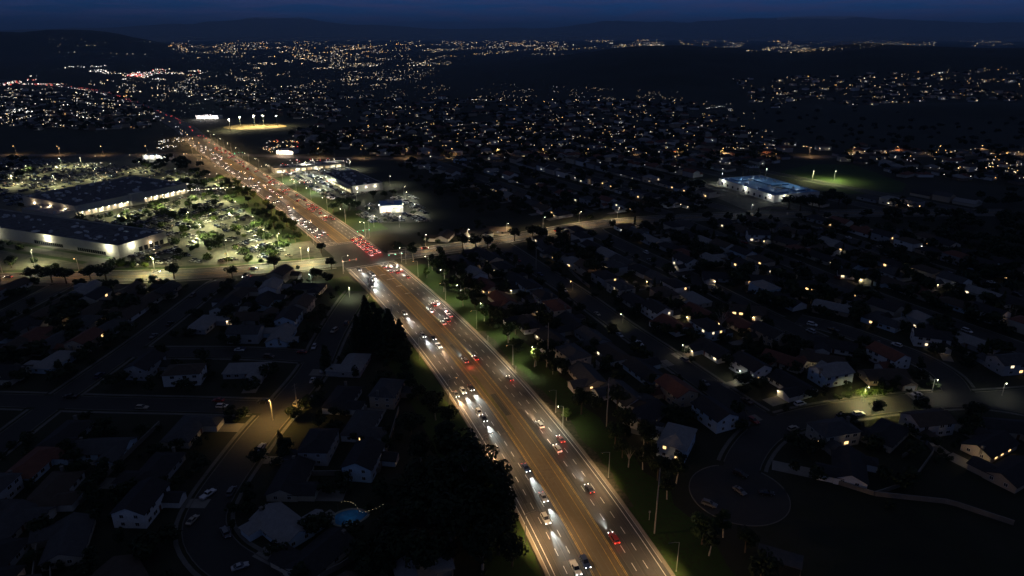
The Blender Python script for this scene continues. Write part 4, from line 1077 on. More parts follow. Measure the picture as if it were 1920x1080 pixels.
# park trees between the big car park and the highway
i = 0
for s in range(int(S_X1)+20, int(S_X1)+300, 10):
    for off in (-23, -32):
        if rnd.random() < .22: continue
        p, t = hw_point(s + rnd.uniform(-4,4), off + rnd.uniform(-2.5,2.5))
        tree(p, rnd.uniform(6, 10.5), 'round', rnd.choice((1,1,2,3,3)), '%s leafy tree of the strip between the left car park and the highway' % ordn(i), 'tree strip beside the left car park', 1.15); i += 1

# ------------------------------------------------------------------ lamps
i = 0
for hxp, hyp, pw in ((798,482,4200),(827,507,4200),(858,536,4200),(902,570,4500),(949,605,4600),(999,652,5200),(1048,764,2300)):
    hp = G(hxp, hyp, 9.4); off, s = at_highway(hp); q, t = hw_point(s, off + 1.8); n = Vector((t.y, -t.x))
    lamp(q, -n, '%s footpath lamp, counted towards the camera, on the right verge of the highway' % ordn(i), 9.5, 1.8, 'lens_led', LED, pw, 'footpath lamps right of the highway', size=140); i += 1
i = 0
for k in range(8):                                   # added lamps, lens hidden from above, to light the left lanes
    s = 62 + k*44
    q, t = hw_point(s, -HALF-2.2)
    lamp(q, Vector((t.y, -t.x)), '%s added amber lamp up the left kerb, lighting the left lanes' % ordn(i), 11, 3.2, 'lens_amber', (1,.62,.28), 10500 if k < 3 else 9000, 'added amber lamps on the left kerb', size=140, blend=.5, shield=True, tilt=.62); i += 1
i = 0
s = S_X1 + 12
while s < 1120:
    q, t = hw_point(s, HALF+1.8); lamp(q, Vector((-t.y, t.x)), '%s roadside lamp up the right kerb beyond the junction' % ordn(i), 11, 3.0, 'lens_led', (1,.70,.36), 11500, 'lamps on the right kerb beyond the junction', size=166, blend=.35)
    q, t = hw_point(s+22, -HALF-1.8); lamp(q, Vector((t.y, -t.x)), '%s roadside lamp up the left kerb beyond the junction' % ordn(i), 11, 3.0, 'lens_amber', (1,.60,.28), 12000, 'lamps on the left kerb beyond the junction', size=166, blend=.35)
    i += 1; s += 46
i = 0
for k in range(8):  # kerb lamps added to keep the right lanes lit
    s = 84 + k*44
    q, t = hw_point(s, HALF+1.6)
    lamp(q, Vector((-t.y, t.x)), '%s added shielded lamp up the right kerb before the junction' % ordn(i), 10, 2.6, 'lens_amber', (1,.66,.33), 6200 if k < 3 else 4200, 'added shielded lamps on the right kerb', size=136, blend=.5, shield=True, tilt=.55); i += 1
for sc2, off, lab in ((S_X0-10, HALF+4, 'near right'), (S_X1+9, HALF+4, 'far right'), (S_X0-10, -HALF-4, 'near left'), (S_X1+9, -HALF-4, 'far left')):  # corner lamps added to brighten the dark junction
    q, t = hw_point(sc2, off); n = Vector((-t.y, t.x))*(1 if off > 0 else -1)
    lamp(q, n, 'added lamp at the %s corner of the big junction' % lab, 11, 3.4, 'lens_led', (1,.72,.42), 9500, 'added junction lamps', size=150, blend=.4, tilt=.3)
i = 0
for k, side, o in (('cross_l', 1, 9.8), ('cross_r', -1, 8.9)):
    pts = STREETS[k][0]; L = plen(pts)
    for s in range(14, int(L), 46 if k == 'cross_l' else 33):
        p, t = at_len(pts, s)
        if near_hw(p, 8) or p.length > 760 or (k == 'cross_r' and p.x > 110 and i % 3): continue
        n = Vector((t.y, -t.x))*-1; q = p + n*(o+.8)
        am = k == 'cross_l'
        lamp(q, -n, '%s lamp along the far kerb of the %s side street, from the %s end' % (ordn(i), 'left' if am else 'right', 'outer' if am else 'junction'), 9.5, 2.2, 'lens_amber' if am else 'lens_led', (1,.48,.20) if am else (1,.74,.42), 3000 if am else 8200, 'side street lamps', size=160); i += 1
i = 0
for s in range(60, int(plen(STREETS['cross_2'][0])), 55):
    p, t = at_len(STREETS['cross_2'][0], s)
    if near_hw(p, 6) or abs(p.x) > p.y*.82: continue
    n = Vector((-t.y, t.x)); lamp(p+n*9, -n, '%s amber lamp along the far orange-lit cross street' % ordn(i), 10, 2.2, 'lens_amber', (1,.56,.24), 5000, 'lamps of the far cross street', size=155); i += 1
# residential lamps
for hx_, hy_, tw, h, col, lens, pw, lab in (
    (505,752,(.1,-1),9,(1,.60,.15),'lens_amber',7500,'amber lamp at the street corner on the left, lighting the bend'),
    (1628,727,(.3,-1),7,(1,.88,.36),'lens_led',10000,'lamp in the hedge lighting the lane bend'),
    (1388,697,(-.9,-.4),5.5,(.98,1,.82),'lens_cool',820,'short bright lamp on the lit square lawn'),
    (1757,713,(.2,-1),6,(1,.95,.75),'lens_led',900,'lamp on the round corner of the upper lane'),
    (1887,720,(-.3,-1),6,(.95,1,.75),'lens_led',500,'lamp by the far right lawn'),
    (1281,648,(-.9,-.4),5.5,(1,.9,.6),'lens_led',260,'small lamp beside the long right street, under the tree'),
    (1071,529,(-.9,-.4),5.5,(1,.66,.25),'lens_amber',420,'orange lamp glowing in a tree on the long right street'),
    (1165,590,(-.9,-.4),5,(1,.95,.5),'lens_led',420,'lamp in a green-lit tree on the long right street'),
    (655,540,(.5,-.8),6,(.9,1,.55),'lens_led',2100,'lamp over the bright green lawn left of the junction'),
    (580,515,(-.3,-1),5.5,(.9,1,.86),'lens_cool',2600,'brilliant white yard lamp near the junction'),
    (632,735,(.5,-1),5,(1,.8,.5),'lens_led',0,'unlit lamp by the pines')):
    hp = G(hx_, hy_, h); tv = Vector(tw).normalized(); q = hp - tv*1.1
    if pw: lamp(q, tv, lab, h, 1.1, lens, col, pw, None, size=164)
# car-park lamps
i = 0
for hx_, hy_ in ((58,470),(286,484),(397,402),(476,408),(494,433),(421,453),(481,461),(578,467),(408,327),(367,357),(423,358),(305,373),(232,383),(150,297),(50,312),(113,298),(378,428),(440,380),(350,400),(20,330),(100,330),(180,318),(330,318),(260,305),(520,440)):
    q = G(hx_, hy_, 9.6)
    lamp(q, Vector((math.sin(2+i), math.cos(2+i))), '%s tall lamp, counted outward from the side street, in the left car park' % ordn(i), 10, .8, 'lens_led', (1,.95,.50), (12000 if i == 0 else 24000) if hy_ > 340 else 17000, 'car park lamps on the left', size=162, blend=.4, name='car_park_lamp'); i += 1
i = 0
for hx_, hy_, pw in ((572,305,19000),(598,318,19000),(625,300,16000),(590,345,15000),(640,362,9000),(668,362,6000),(775,385,6000),(748,407,6000),(700,407,7000),(760,362,5000),(545,325,17000),(730,332,6500),(757,352,6500),(655,305,12000),(610,332,15000),(560,318,15000),(690,392,5000)):
    q = G(hx_, hy_, 8); lamp(q, Vector((1,0)), '%s lamp among the shops right of the highway' % ordn(i), 8.5, .7, 'lens_led', (1,.98,.78), pw, 'car park lamps on the right', size=160, blend=.4, name='car_park_lamp'); i += 1
for i, (x, y, pw) in enumerate(((1354,326,2600),(1437,318,900),(1566,322,20000),(1525,322,9000),(1410,385,1100))):
    lamp(G(x,y,9), Vector((0,-1)), '%s lamp round the school and its field' % ordn(i), 9.5, 1, 'lens_cool' if i == 0 else 'lens_led', (.92,1,.45) if i in (2, 3) else (.95,1,.9), pw, 'school lamps', size=168, blend=.3)

# wooden utility poles
def utility_pole(p, h, label, cross=True, can=False):
    o = thing('utility_pole', label, 'pole', (p.x, p.y, 0), math.radians(60))
    mb = MB(); mb.tube((0,0,-.2),(0,0,h),.24,.15,8); obj('pole', mb.mesh('pole', M['palebark']), o)
    if cross:
        for z in (h-.6, h-2.2): mb = MB(); mb.box(-1.3,1.3,-.07,.07,z-.08,z+.08); [mb.octa((x,0,z+.18),.1) for x in (-1.1,-.5,.5,1.1)]; obj('crossarm', mb.mesh('crossarm', M['wood']), o)
    if can:
        for z in (h-6, h-9): mb = MB(); mb.tube((.45,0,z),(.45,0,z+1.2),.32,.32,8); obj('transformer', mb.mesh('transformer', M['metal']), o)
utility_pole(G(1227,1000), 23, 'tallest bare pale pole on the near right verge', False)
utility_pole(G(1027,681), 20, 'tall bare pole behind the footpath lamps on the right', False)
utility_pole(G(1137,800), 21, 'pole with two grey transformer cans on the dark right slope', True, True)
utility_pole(G(1005,505), 14, 'pole with crossarms beside the long right street', True)
utility_pole(G(558,770), 12, 'thin dark pole at the amber-lit junction', True)
for i, (x, y, h) in enumerate(((915,640,3.0),(967,700,3.6),(1217,975,3.4))):
    p = G(x, y); o = thing('marker_post', '%s short grey post at the right kerb, counted towards the camera' % ordn(i), 'post', (p.x,p.y,0), 0, 'short posts at the right kerb')
    mb = MB(); mb.tube((0,0,0),(0,0,h),.1,.1,6); obj('pole', mb.mesh('pole', M['metal']), o); mb = MB(); mb.box(-.3,.3,-.04,.04,h-.7,h); obj('sign_plate', mb.mesh('sign_plate', M['metal']), o)
# traffic signals
def signal(p, toward, lens, label):
    o = thing('traffic_signal', label, 'traffic light', (p.x,p.y,0), math.atan2(-toward.x, toward.y), 'traffic lights of the junction')
    mb = MB(); mb.tube((0,0,0),(0,0,7.2),.16,.11,7); obj('pole', mb.mesh('pole', M['metal']), o)
    mb = MB(); mb.tube((0,0,6.4),(0,9,7.0),.11,.07,6); obj('mast_arm', mb.mesh('mast_arm', M['metal']), o)
    for y in (4.2, 8.4, -.4):
        mb = MB(); mb.box(-.25,.25,y-.22,y+.22,6.0,7.3); h = obj('signal_head', mb.mesh('signal_head', M['dark_metal']), o)
        for zz in (6.25, 6.65, 7.05):
            on = (zz == 6.25) if lens == 'green' else zz == 7.05
            for sx in (-1, 1): mb = MB(); mb.octa((sx*.28, y, zz), .17); obj('signal_lens', mb.mesh('signal_lens', M[lens if on else 'dark_lamp']), h)
sj = (S_X0 + S_X1)/2
for sc2, off, lens, lab in ((S_X0-6, HALF+2.5, 'green', 'green traffic light on the near right corner of the junction'), (S_X1+6, HALF+2.5, 'green', 'green traffic light on the far right corner of the junction'),
                       (S_X0-6, -HALF-2.5, 'red', 'red traffic light on the near left corner of the junction'), (S_X1+6, -HALF-2.5, 'red', 'red traffic light on the far left corner of the junction')):
    q, t = hw_point(sc2, off); n = Vector((t.y,-t.x)); signal(q, -n if off > 0 else n, lens, lab)
q, t = hw_point(900, HALF+3); signal(q, Vector((-t.y,t.x)), 'green', 'green traffic light at the far junction up the highway')

# ------------------------------------------------------------------ cars on the highway
GRP_O, GRP_A = 'cars coming down the highway', 'cars going up the highway'
def hw_dir(p): 
    off, s = at_highway(p); q, t = at_len(HW, s); return t, s
NEAR_O = [(1079,1065,'pickup','white'),(1097,1054,'suv','dark blue'),(1023,973,'suv','silver'),(1019,932,'sedan','silver'),(986,877,'sedan','dark blue'),(898,773,'suv','white'),(907,784,'sedan','black'),
          (793,629,'suv','silver'),(812,633,'sedan','black'),(823,648,'sedan','white'),(868,733,'suv','silver'),(883,727,'sedan','black'),(855,739,'sedan','grey'),(758,587,'suv','grey'),
          (673,505,'sedan','black'),(694,511,'sedan','white'),(699,515,'suv','grey'),(698,524,'suv','white'),(697,535,'sedan','grey')]
NEAR_A = [(1151,1009,'suv','red','on'),(1105,916,'sedan','black','on'),(1012,796,'suv','silver','on'),(1051,823,'sedan','red','on'),(1045,841,'suv','beige','on'),(956,709,'sedan','black','on'),(891,671,'sedan','red','on'),
          (872,676,'van','grey','brake'),(831,605,'sedan','silver','on'),(839,600,'sedan','black','on'),(843,591,'sedan','white','on'),(834,581,'suv','white','on'),(808,582,'sedan','silver','on'),(820,567,'sedan','white','on'),(814,571,'sedan','red','on'),
          (732,509,'sedan','grey','on'),(744,510,'sedan','red','on'),(751,507,'suv','grey','on'),(764,519,'sedan','red','on'),(743,498,'van','white','off'),(731,499,'suv','white','on'),(720,500,'sedan','brown','on')]
for i, (x, y, kd, col) in enumerate(NEAR_O):
    p = G(x, y, .7); t, s = hw_dir(p)
    car(p, -t, kd, col, 'on', '%s oncoming %s with headlights on, %s met going up the left lanes' % (col, CWORD[kd], ordn(i)), GRP_O, True, 26000 if x not in (823,) else 12000, x in (823, 855))
for i, (x, y, kd, col, stt) in enumerate(NEAR_A):
    p = G(x, y, .7); t, s = hw_dir(p)
    o = car(p, t, kd, col, stt, '%s %s with red tail lights, %s met going up the right lanes' % (col, CWORD[kd], ordn(i)), GRP_A, True, 0 if stt == 'off' else 20000, i in (2, 4))
    if stt != 'off': lamp_light(o, (0, -6.5 if stt == 'brake' else -3.6, 1.1), 240 if stt == 'brake' else 40, (1,.06,.03), 'POINT', radius=.2)
# the queue of brake lights just beyond the junction
S_Q = at_highway(G(706,477))[1]
i = 0
for lane in (6.0, 9.4, 12.9):
    for k in range(6):
        s = S_Q + k*8.0 + rnd.uniform(-.6,.6) + (2.5 if lane > 9 else 0)
        p, t = hw_point(s, lane + rnd.uniform(-.2,.2)); kd = rnd.choice(('sedan','suv','sedan','van')); col = rnd.choice(list(PAINT))
        o = car(p, t, kd, col, 'brake', '%s %s braking, %s car in the %s lane of the queue past the junction' % (col, CWORD[kd], ordn(k), {6.0:'inner',9.4:'middle',12.9:'outer'}[lane]), 'cars braking beyond the junction', False)
        lamp_light(o, (0, -4.2, .9), 150, (1,.05,.03), 'POINT', radius=.3); i += 1
# heavier traffic farther up
used = []
def far_cars(s0, s1, n, lanes, sgn, grp):
    i = 0; tries = 0
    while i < n and tries < 2000:
        tries += 1; s = s0 + (s1-s0)*rnd.random()**1.0; off = rnd.choice(lanes)
        if any(abs(s-a) < 7.5 and abs(off-b) < 2 for a, b in used): continue
        used.append((s, off)); p, t = hw_point(s, off+rnd.uniform(-.4,.4)); kd = rnd.choice(('sedan','suv','sedan','van','pickup')); col = rnd.choice(list(PAINT))
        ln = {5.9:'inner',9.4:'middle',12.9:'outer',2.0:'turning'}[abs(off)]
        m = sum(1 for a in used if a[1] == off)
        car(p, t*sgn, kd, col, 'on' if rnd.random() < .75 or sgn < 0 else 'brake', '%s %s, %s in the %s lane %s beyond junction' % (col, CWORD[kd], ordn(m-1), ln, 'coming down' if sgn < 0 else 'going up'), grp, False,
            (16000 if sgn < 0 and i % 3 == 0 and s < 700 else 0)); i += 1
far_cars(S_X1+20, 640, 16, (-5.9,-9.4,-12.9), -1, GRP_O); far_cars(640, 1050, 46, (-5.9,-9.4,-12.9,-2.0), -1, GRP_O)
far_cars(S_X1+70, 640, 17, (5.9,9.4,12.9), 1, GRP_A); far_cars(640, 1000, 38, (5.9,9.4,12.9), 1, GRP_A)
# cars on the side streets
for i, (x, y, k, sg, col) in enumerate(((293,509,'cross_l',1,'silver'),(475,503,'cross_l',1,'white'),(797,465,'cross_r',1,'red'),(462,519,'cross_l',-1,'white'),(15,519,'cross_l',-1,'grey'),(1045,432,'cross_r',1,'red'))):
    p = G(x, y, .7); pts = STREETS[k][0]; j = min(range(len(pts)), key=lambda q: (pts[q]-p).length); t = tangent(pts, j)*sg
    car(p, t, 'sedan', col, 'on', '%s sedan driving on the %s side street, %s from the outer left' % (col, 'left' if k == 'cross_l' else 'right', ordn([15,293,462,475,797,1045].index(x))), 'cars on the side streets', True, 9000)
# parked cars that the photograph shows
for x, y, az, kd, col, lab in ((390,927,25,'pickup','white','white pickup truck parked at the left kerb with one lamp lit'),(361,975,12,'sedan','beige','sedan with amber glints parked behind the white pickup'),(428,998,160,'sedan','grey','grey sedan parked at the curved kerb'),
    (449,656,88,'sedan','white','white sedan parked on the dark link lane'),(417,762,92,'suv','white','white SUV parked on the dark lane before the amber corner'),(586,713,178,'sedan','silver','silver sedan parked by the cypress'),(627,620,200,'van','beige','minivan with orange lights stopped by the pines'),
    (1610,776,80,'suv','white','white SUV parked under the lane bend lamp'),(1437,924,100,'sedan','black','black sedan parked in the cul-de-sac'),(1387,920,150,'sedan','grey','grey sedan parked in the middle of the cul-de-sac'),(1388,889,130,'suv','black','black SUV parked at the mouth of the cul-de-sac'),(1330,945,120,'suv','grey','grey SUV parked at the near edge of the cul-de-sac'),
    (1500,757,70,'van','white','white minivan on the driveway at the lane corner'),(1162,628,156,'sedan','silver','silver sedan parked at the near kerb of the long right street'),(1322,718,156,'sedan','grey','grey sedan parked across from the lit lawn'),(1290,658,156,'suv','black','black SUV on the lane by the small lamp'),
    (1062,583,156,'sedan','white','white sedan parked half way up the long right street'),(1425,718,66,'suv','black','black SUV parked beside the lit square lawn'),(450,1062,60,'sedan','silver','silver sedan cut by the lower edge on the left street'),(1408,548,96,'sedan','black','black sedan in the bright porch driveway'),(1430,549,96,'suv','grey','grey SUV in the bright porch driveway')):
    p = G(x, y, .6); a = math.radians(az); car(p, Vector((math.sin(a), math.cos(a))), kd, col, 'off', lab, 'parked cars in the streets', True)
i = 0
for sk, (pts, hw) in STREETS.items():
    if sk.startswith('cross') or sk[0] in 'M': continue
    L = plen(pts); j = 0; s = 20.0
    while s < L-12:
        s += rnd.uniform(14, 42); p, t = at_len(pts, min(s, L-8)); sg = rnd.choice((-1,1)); q = p + Vector((t.y,-t.x))*sg*(hw-1.2)
        if q.y < 150 or abs(q.x) > q.y*.8 or on_street(q, -1, (sk,)) or N_CARS > 262: continue
        kd, col = rnd.choice(('sedan','suv','pickup','van')), rnd.choice(list(PAINT))
        car(q, t*sg, kd, col, 'off', '%s %s parked %s along %s' % (col, CWORD[kd], ordn(j), SNAME[sk]), 'parked cars in the streets', q.length < 330, z=.05); j += 1
# rows of parked cars in the car parks: the nearest as objects, the others together
rest = MB()
def add_small(p, rz, kind, col, st='off'):
    src = CAR[kind]['small', col, st]; ca, sa = math.cos(rz), math.sin(rz); i = len(rest.v)
    rest.v += [(p.x+x*ca-y*sa, p.y+x*sa+y*ca, z+.02) for x, y, z in src.v]; rest.f += [tuple(i+q for q in f) for f in src.f]
    mi = list(PAINT).index(col); rest.m += [mi if m == 0 else (8,9,10,11)[m-1] for m in src.m]
P22, u22, v22, r22 = frame(A1, 22)
buildings = [(frame(A1,22)[0], -212, 2, -8, 40), (frame(A2_,29)[0], -80, 8, -20, 108), (frame(Vector((-150,632)),-33)[0], -6, 33, -2, 82), (frame(Vector((-262,742)),58)[0], -2, 20, -2, 80), (frame(Vector((-110.5,556.6)),-11)[0], -5, 25, -6, 25)]
BINV = []
for (P, x0, x1, y0, y1) in buildings:
    o = P(0,0); u = P(1,0)-o; v = P(0,1)-o; BINV.append((o,u,v,x0,x1,y0,y1))
def in_building(p):
    return any(x0 < (p-o).dot(u) < x1 and y0 < (p-o).dot(v) < y1 for o,u,v,x0,x1,y0,y1 in BINV)
slots = []
for row in range(-60, 60):
    for c in range(-90, 90):
        if c % 13 == 12: continue
        for half in (0, 1):
            x = c*2.75 + (15 if False else 0); y = row*17.0 + half*5.2
            p = P22(y, x) if True else None
            ok = False
            lu, lv = (p-A1).dot(u22), (p-A1).dot(v22)
            if inside(p, LOT) and not (lu < 14 and lv < 2 and not (-120 < lu < -90 and lv < -26)) and not in_building(p) and not near_hw(p, 25) and not on_street(p, 13): slots.append((p, r22 + math.pi/2*0 + (math.pi/2), 'l'))
P_2, _, _, r_2 = frame(Vector((-150,632)), -33)
for row in range(-8, 8):
    for c in range(-50, 50):
        if c % 12 == 11: continue
        for half in (0, 1):
            p = P_2(row*16.0+half*5.2-8, c*2.75)
            if (inside(p, LOT3) or inside(p, LOT2)) and not in_building(p) and not near_hw(p, 8): slots.append((p, r_2+math.pi/2, 'r'))
slots.sort(key=lambda q: q[0].length); cnt = {'l':0,'r':0}
big_lot = {}
for p, rz, lot in slots:
    if rnd.random() > (.66 if vnoise(p.x/34, p.y/34) > .44 else .30): continue
    kd, col = rnd.choice(('sedan','suv','sedan','van','pickup')), rnd.choice(('white','silver','silver','grey','grey','grey','black','black','black','beige','dark blue','dark blue'))
    rz2 = rz + rnd.choice((0, math.pi)) + rnd.uniform(-.03,.03)
    if N_CARS < 298 and lot == 'l':
        N_CARS += 1; cnt[lot] += 1; o = tag(obj(CNAME[kd], small_mesh(kd, col, 'off'), None, (p.x,p.y,.02), rz2), '%s %s, %s parked car outward from side street, left car park' % (col, CWORD[kd], ordn(cnt[lot]-1)), 'car', 'parked cars in the left car park')
    else: add_small(p, rz2, kd, col)
stuff('parked_cars', rest, [PM[k] for k in PAINT] + [M['glass'], M['tyre'], M['trim'], M['dark_lamp']], 'rows of parked cars farther back in the lit car parks')
# small lamp-lit trees on the car-park islands
i = 0
for k in range(400):
    p = P22(rnd.uniform(-190, 210), rnd.uniform(-60, 300))
    if N_TREES > 292: break
    if not inside(p, LOT) or in_building(p) or near_hw(p, 26) or on_street(p, 6) or any(math.hypot(p.x-a, p.y-b) < 9 for a, b, c in TREE_AT): continue
    tree(p, rnd.uniform(4, 6.5), 'round', rnd.choice((3,3,1,1)), '%s small lamp-lit tree on the islands of the left car park' % ordn(i), 'small trees in the left car park', 1.2); i += 1

cs = MB(); csrc = [crown('shrub', 90+k, .5)[0] for k in range(3)]
k = 0; tries = 0
while k < 260 and tries < 6000:
    tries += 1; p = P22(rnd.uniform(-210, 260), rnd.uniform(-70, 320))
    if not inside(p, LOT) or in_building(p) or near_hw(p, 14) or on_street(p, 4): continue
    if vnoise(p.x/22+3, p.y/22) < .5 and rnd.random() < .8: continue
    src = rnd.choice(csrc); sc3 = rnd.uniform(.45, 1.25); i = len(cs.v); mi = rnd.choice((0,1,1,2)); ca, sa = math.cos(k), math.sin(k)
    cs.v += [(p.x+(x*ca-y*sa)*sc3, p.y+(x*sa+y*ca)*sc3, z*sc3*1.25) for x,y,z in src.v]; cs.f += [tuple(i+q for q in f) for f in src.f]; cs.m += [mi]*len(src.f); k += 1
stuff('shrubbery', cs, [LEAF[0], LEAF[1], LEAF[3]], 'lamp-lit shrubs and low trees on the islands of the left car park')

# ------------------------------------------------------------------ walls, pool, patio cover
for pts, h, lab in ((((547,552),(520,585),(490,616)), 2.0, 'pale wall with a lamp-lit top beside the left fenced yard'), (((585,892),(710,890),(727,842),(748,770)), 1.9, 'white-capped wall round a dark empty yard below the amber corner'),
                    (((150,948),(222,872),(300,797)), 1.8, 'grey wall between the back gardens on the left'), (((560,1105),(640,1065),(718,1012)), 1.8, 'thin wall below the blue pool'), (((60,1120),(70,1030),(95,1022),(98,1120)), 2.0, 'pale angled wall at the lower left corner'),
                    (((1060,500),(1080,520),(1105,540)), 1.8, 'long grey wall behind the long right street'), (((1690,860),(1735,830),(1750,850),(1710,905),(1640,930),(1560,905)), 1.6, 'low curved wall round the corner garden with the lit patio'), (((1640,930),(1780,945),(1900,985)), 1.7, 'faint wall running right from the corner garden'),
                    (((1490,684),(1515,701),(1538,717)), 1.7, 'sloping garden wall above the lamp-lit hedge'), (((848,1100),(856,958)), 1.8, 'dark wall under the great trees left of the highway')):
    q = resample([G(*p) for p in pts], 3); mb = MB(); mb.slab(q, -.12, .12, 0, h); cp = MB(); cp.slab(q, -.14, .14, h+.003, h+.08)
    o = tag(obj('garden_wall', mb.mesh('garden_wall', M['block'])), lab, 'wall', 'block walls'); obj('coping', cp.mesh('coping', M['concrete']), o)
c = G(655,970); o = thing('swimming_pool', 'small blue swimming pool in a back garden with fairy lights', 'pool', (c.x,c.y,0), .3)
mb = MB(); mb.poly([(5*math.cos(t*math.pi/12)*(1+.12*math.cos(3*t*math.pi/12)), 3.6*math.sin(t*math.pi/12), .06) for t in range(24)]); obj('water', mb.mesh('water', M['water']), o)
mb = MB()
R1 = [Vector((5*math.cos(t*math.pi/12)*(1+.12*math.cos(3*t*math.pi/12)), 3.6*math.sin(t*math.pi/12))) for t in range(25)]
mb.slab(R1, -.1, .7, 0, .14); obj('coping', mb.mesh('coping', M['concrete']), o)
lamp_light(o, (0,0,2.6), 26, (.35,.75,1), 'POINT', radius=1.4)
o = thing('fairy_lights', 'string of tiny warm fairy lights behind the blue pool', 'lights', (*G(676,957), 0)); mb = MB()
for k in range(16): mb.octa((-7+k*.95, 2.2*math.sin(k*.5)-k*.15, 2.2+.25*math.sin(k*1.3)), .055)
obj('bulbs', mb.mesh('bulbs', em('fairy_bulb', (1,.85,.5), 1.6)), o)['kind'] = 'stuff'
mb = MB(); [mb.tube((x,2.2*math.sin((x+7)/.95*.5)-(x+7)/.95*.15,0),(x,2.2*math.sin((x+7)/.95*.5)-(x+7)/.95*.15,2.4),.05,.05,5) for x in (-7, 0, 7)]; obj('posts', mb.mesh('posts', M['wood']), o)
c = G(1460,1058); o = thing('patio_cover', 'flat-roofed patio cover on posts in the lower right garden', 'patio cover', (c.x,c.y,0), -.45)
mb = MB(); mb.box(-6,6,-3,3,2.7,2.9); obj('roof', mb.mesh('roof', RM['grey']), o)
for x in (-5.7, 5.7):
    for y in (-2.7, 2.7): mb = MB(); mb.tube((x,y,0),(x,y,2.7),.09,.09,6); obj('post', mb.mesh('post', M['wood']), o)
for x, y, a in ((1640,735,0),(1606,743,0),(1665,733,0),(1580,748,0)):
    pass
SHR = {li: crown('shrub', 77)[0].mesh('shrub', LEAF[li]) for li in (1, 3)}  # brighter copy carries the lamplight on the hedge in its colour
for i, (x, y, s_) in enumerate(((1612,741,.9),(1628,739,1.0),(1648,737,.9),(1668,735,.75),(1590,744,.7),(1570,747,.6))):
    p = G(x, y); tag(obj('hedge_shrub', SHR[3 if i in (0,1,2) else 1], None, (p.x,p.y,0), i, s_*.9), '%s shrub of the lamp-lit hedge above the lane bend' % ordn(i), 'shrub', 'shrubs of the lamp-lit hedge')

# ------------------------------------------------------------------ farther houses, woods and lights
fh = MB(); fr = random.Random(21); far_spots = []
FW = [WM[k] for k in ('white','cream','grey','tan','beige','brown')]; FR = [RM[k] for k in ('grey','brown','dark','pale','red')]
def far_house(x, y, z, a, wI, rI):
    w, d, h = fr.uniform(6,9), fr.uniform(4.5,6), fr.choice((3,3,5.6)); ca, sa = math.cos(a), math.sin(a); tmp = MB()
    tmp.box(-w,w,-d,d,-1,h,wI); hip_roof(tmp, -w,w,-d,d,h,2.2,.5)
    n = len(tmp.m); 
    for k in range(6, n): tmp.m[k] = 6+rI
    i = len(fh.v); fh.v += [(x+p*ca-q*sa, y+p*sa+q*ca, z+r) for p,q,r in tmp.v]; fh.f += [tuple(i+q for q in f) for f in tmp.f]; fh.m += tmp.m
def region(n, poly):
    xs = [p[0] for p in poly]; ys = [p[1] for p in poly]; V = [Vector(p) for p in poly]; out = []; g = 0
    while len(out) < n and g < n*30:
        g += 1; q = Vector((fr.uniform(min(xs), max(xs)), fr.uniform(min(ys), max(ys))))
        if inside(q, V): out.append(q)
    return out
LIGHTS = MB()     # materials: 0 warm, 1 white, 2 amber, 3 cool white, 4 red, 5 dim warm, 6 dim white
def dot(P, m, k=1.0, z=3.0):
    d = math.hypot(P.x, P.y); LIGHTS.octa((P.x, P.y, P.z+z), max(.30, .00035*d*k), m)
def far_field(n, poly, lightp, big=0.0):
    for q in region(n, poly):
        P = ray_ground(q.x, q.y)
        if P is None or near_hw(Vector((P.x,P.y)), 20) or inside(Vector((P.x,P.y)), LOT) or any(inside(Vector((P.x,P.y)), z_) for z_ in ZONES): continue
        if P.length < 780: continue
        far_house(P.x, P.y, P.z, fr.choice((.1,.5,1.7,2.1))+fr.uniform(-.2,.2), fr.randrange(6), fr.randrange(5)); far_spots.append(P)
        if fr.random() < lightp:
            for _ in range(fr.choice((1,1,2,3))):
                a = fr.uniform(-1,1); dot(Vector((P.x+9*a, P.y-8, P.z)), fr.choice((5,6,0,6,6,1,5,2,1)), fr.choice((.4,.5,.6,.75,1.0)), fr.uniform(1.8,4))
far_field(420, [(560,240),(1320,225),(1480,270),(1500,315),(1240,318),(700,292),(560,262)], .55)
far_field(200, [(640,180),(1300,195),(1420,235),(640,235)], .35)
far_field(150, [(1380,150),(1920,128),(1920,190),(1420,205)], .75)
far_field(190, [(0,165),(250,185),(330,245),(200,245),(0,245)], .6)
far_field(70, [(1500,275),(1920,290),(1920,345),(1720,345),(1560,300)], .6)
far_field(120, [(340,165),(620,165),(640,235),(420,205)], .5)
for P in HOUSES:
    if P.length > 420 and P.x > -130 and fr.random() < .65:
        for _ in range(fr.choice((1,1,2))): dot(Vector((P.x+fr.uniform(-8,8), P.y-fr.uniform(5.5,8), 0)), fr.choice((5,0,6,6,1,1)), fr.choice((.45,.6,.8,1.0)), fr.uniform(2.2,3.6))
stuff('distant_houses', fh, FW+FR, 'pale roofs and walls of the many distant houses')
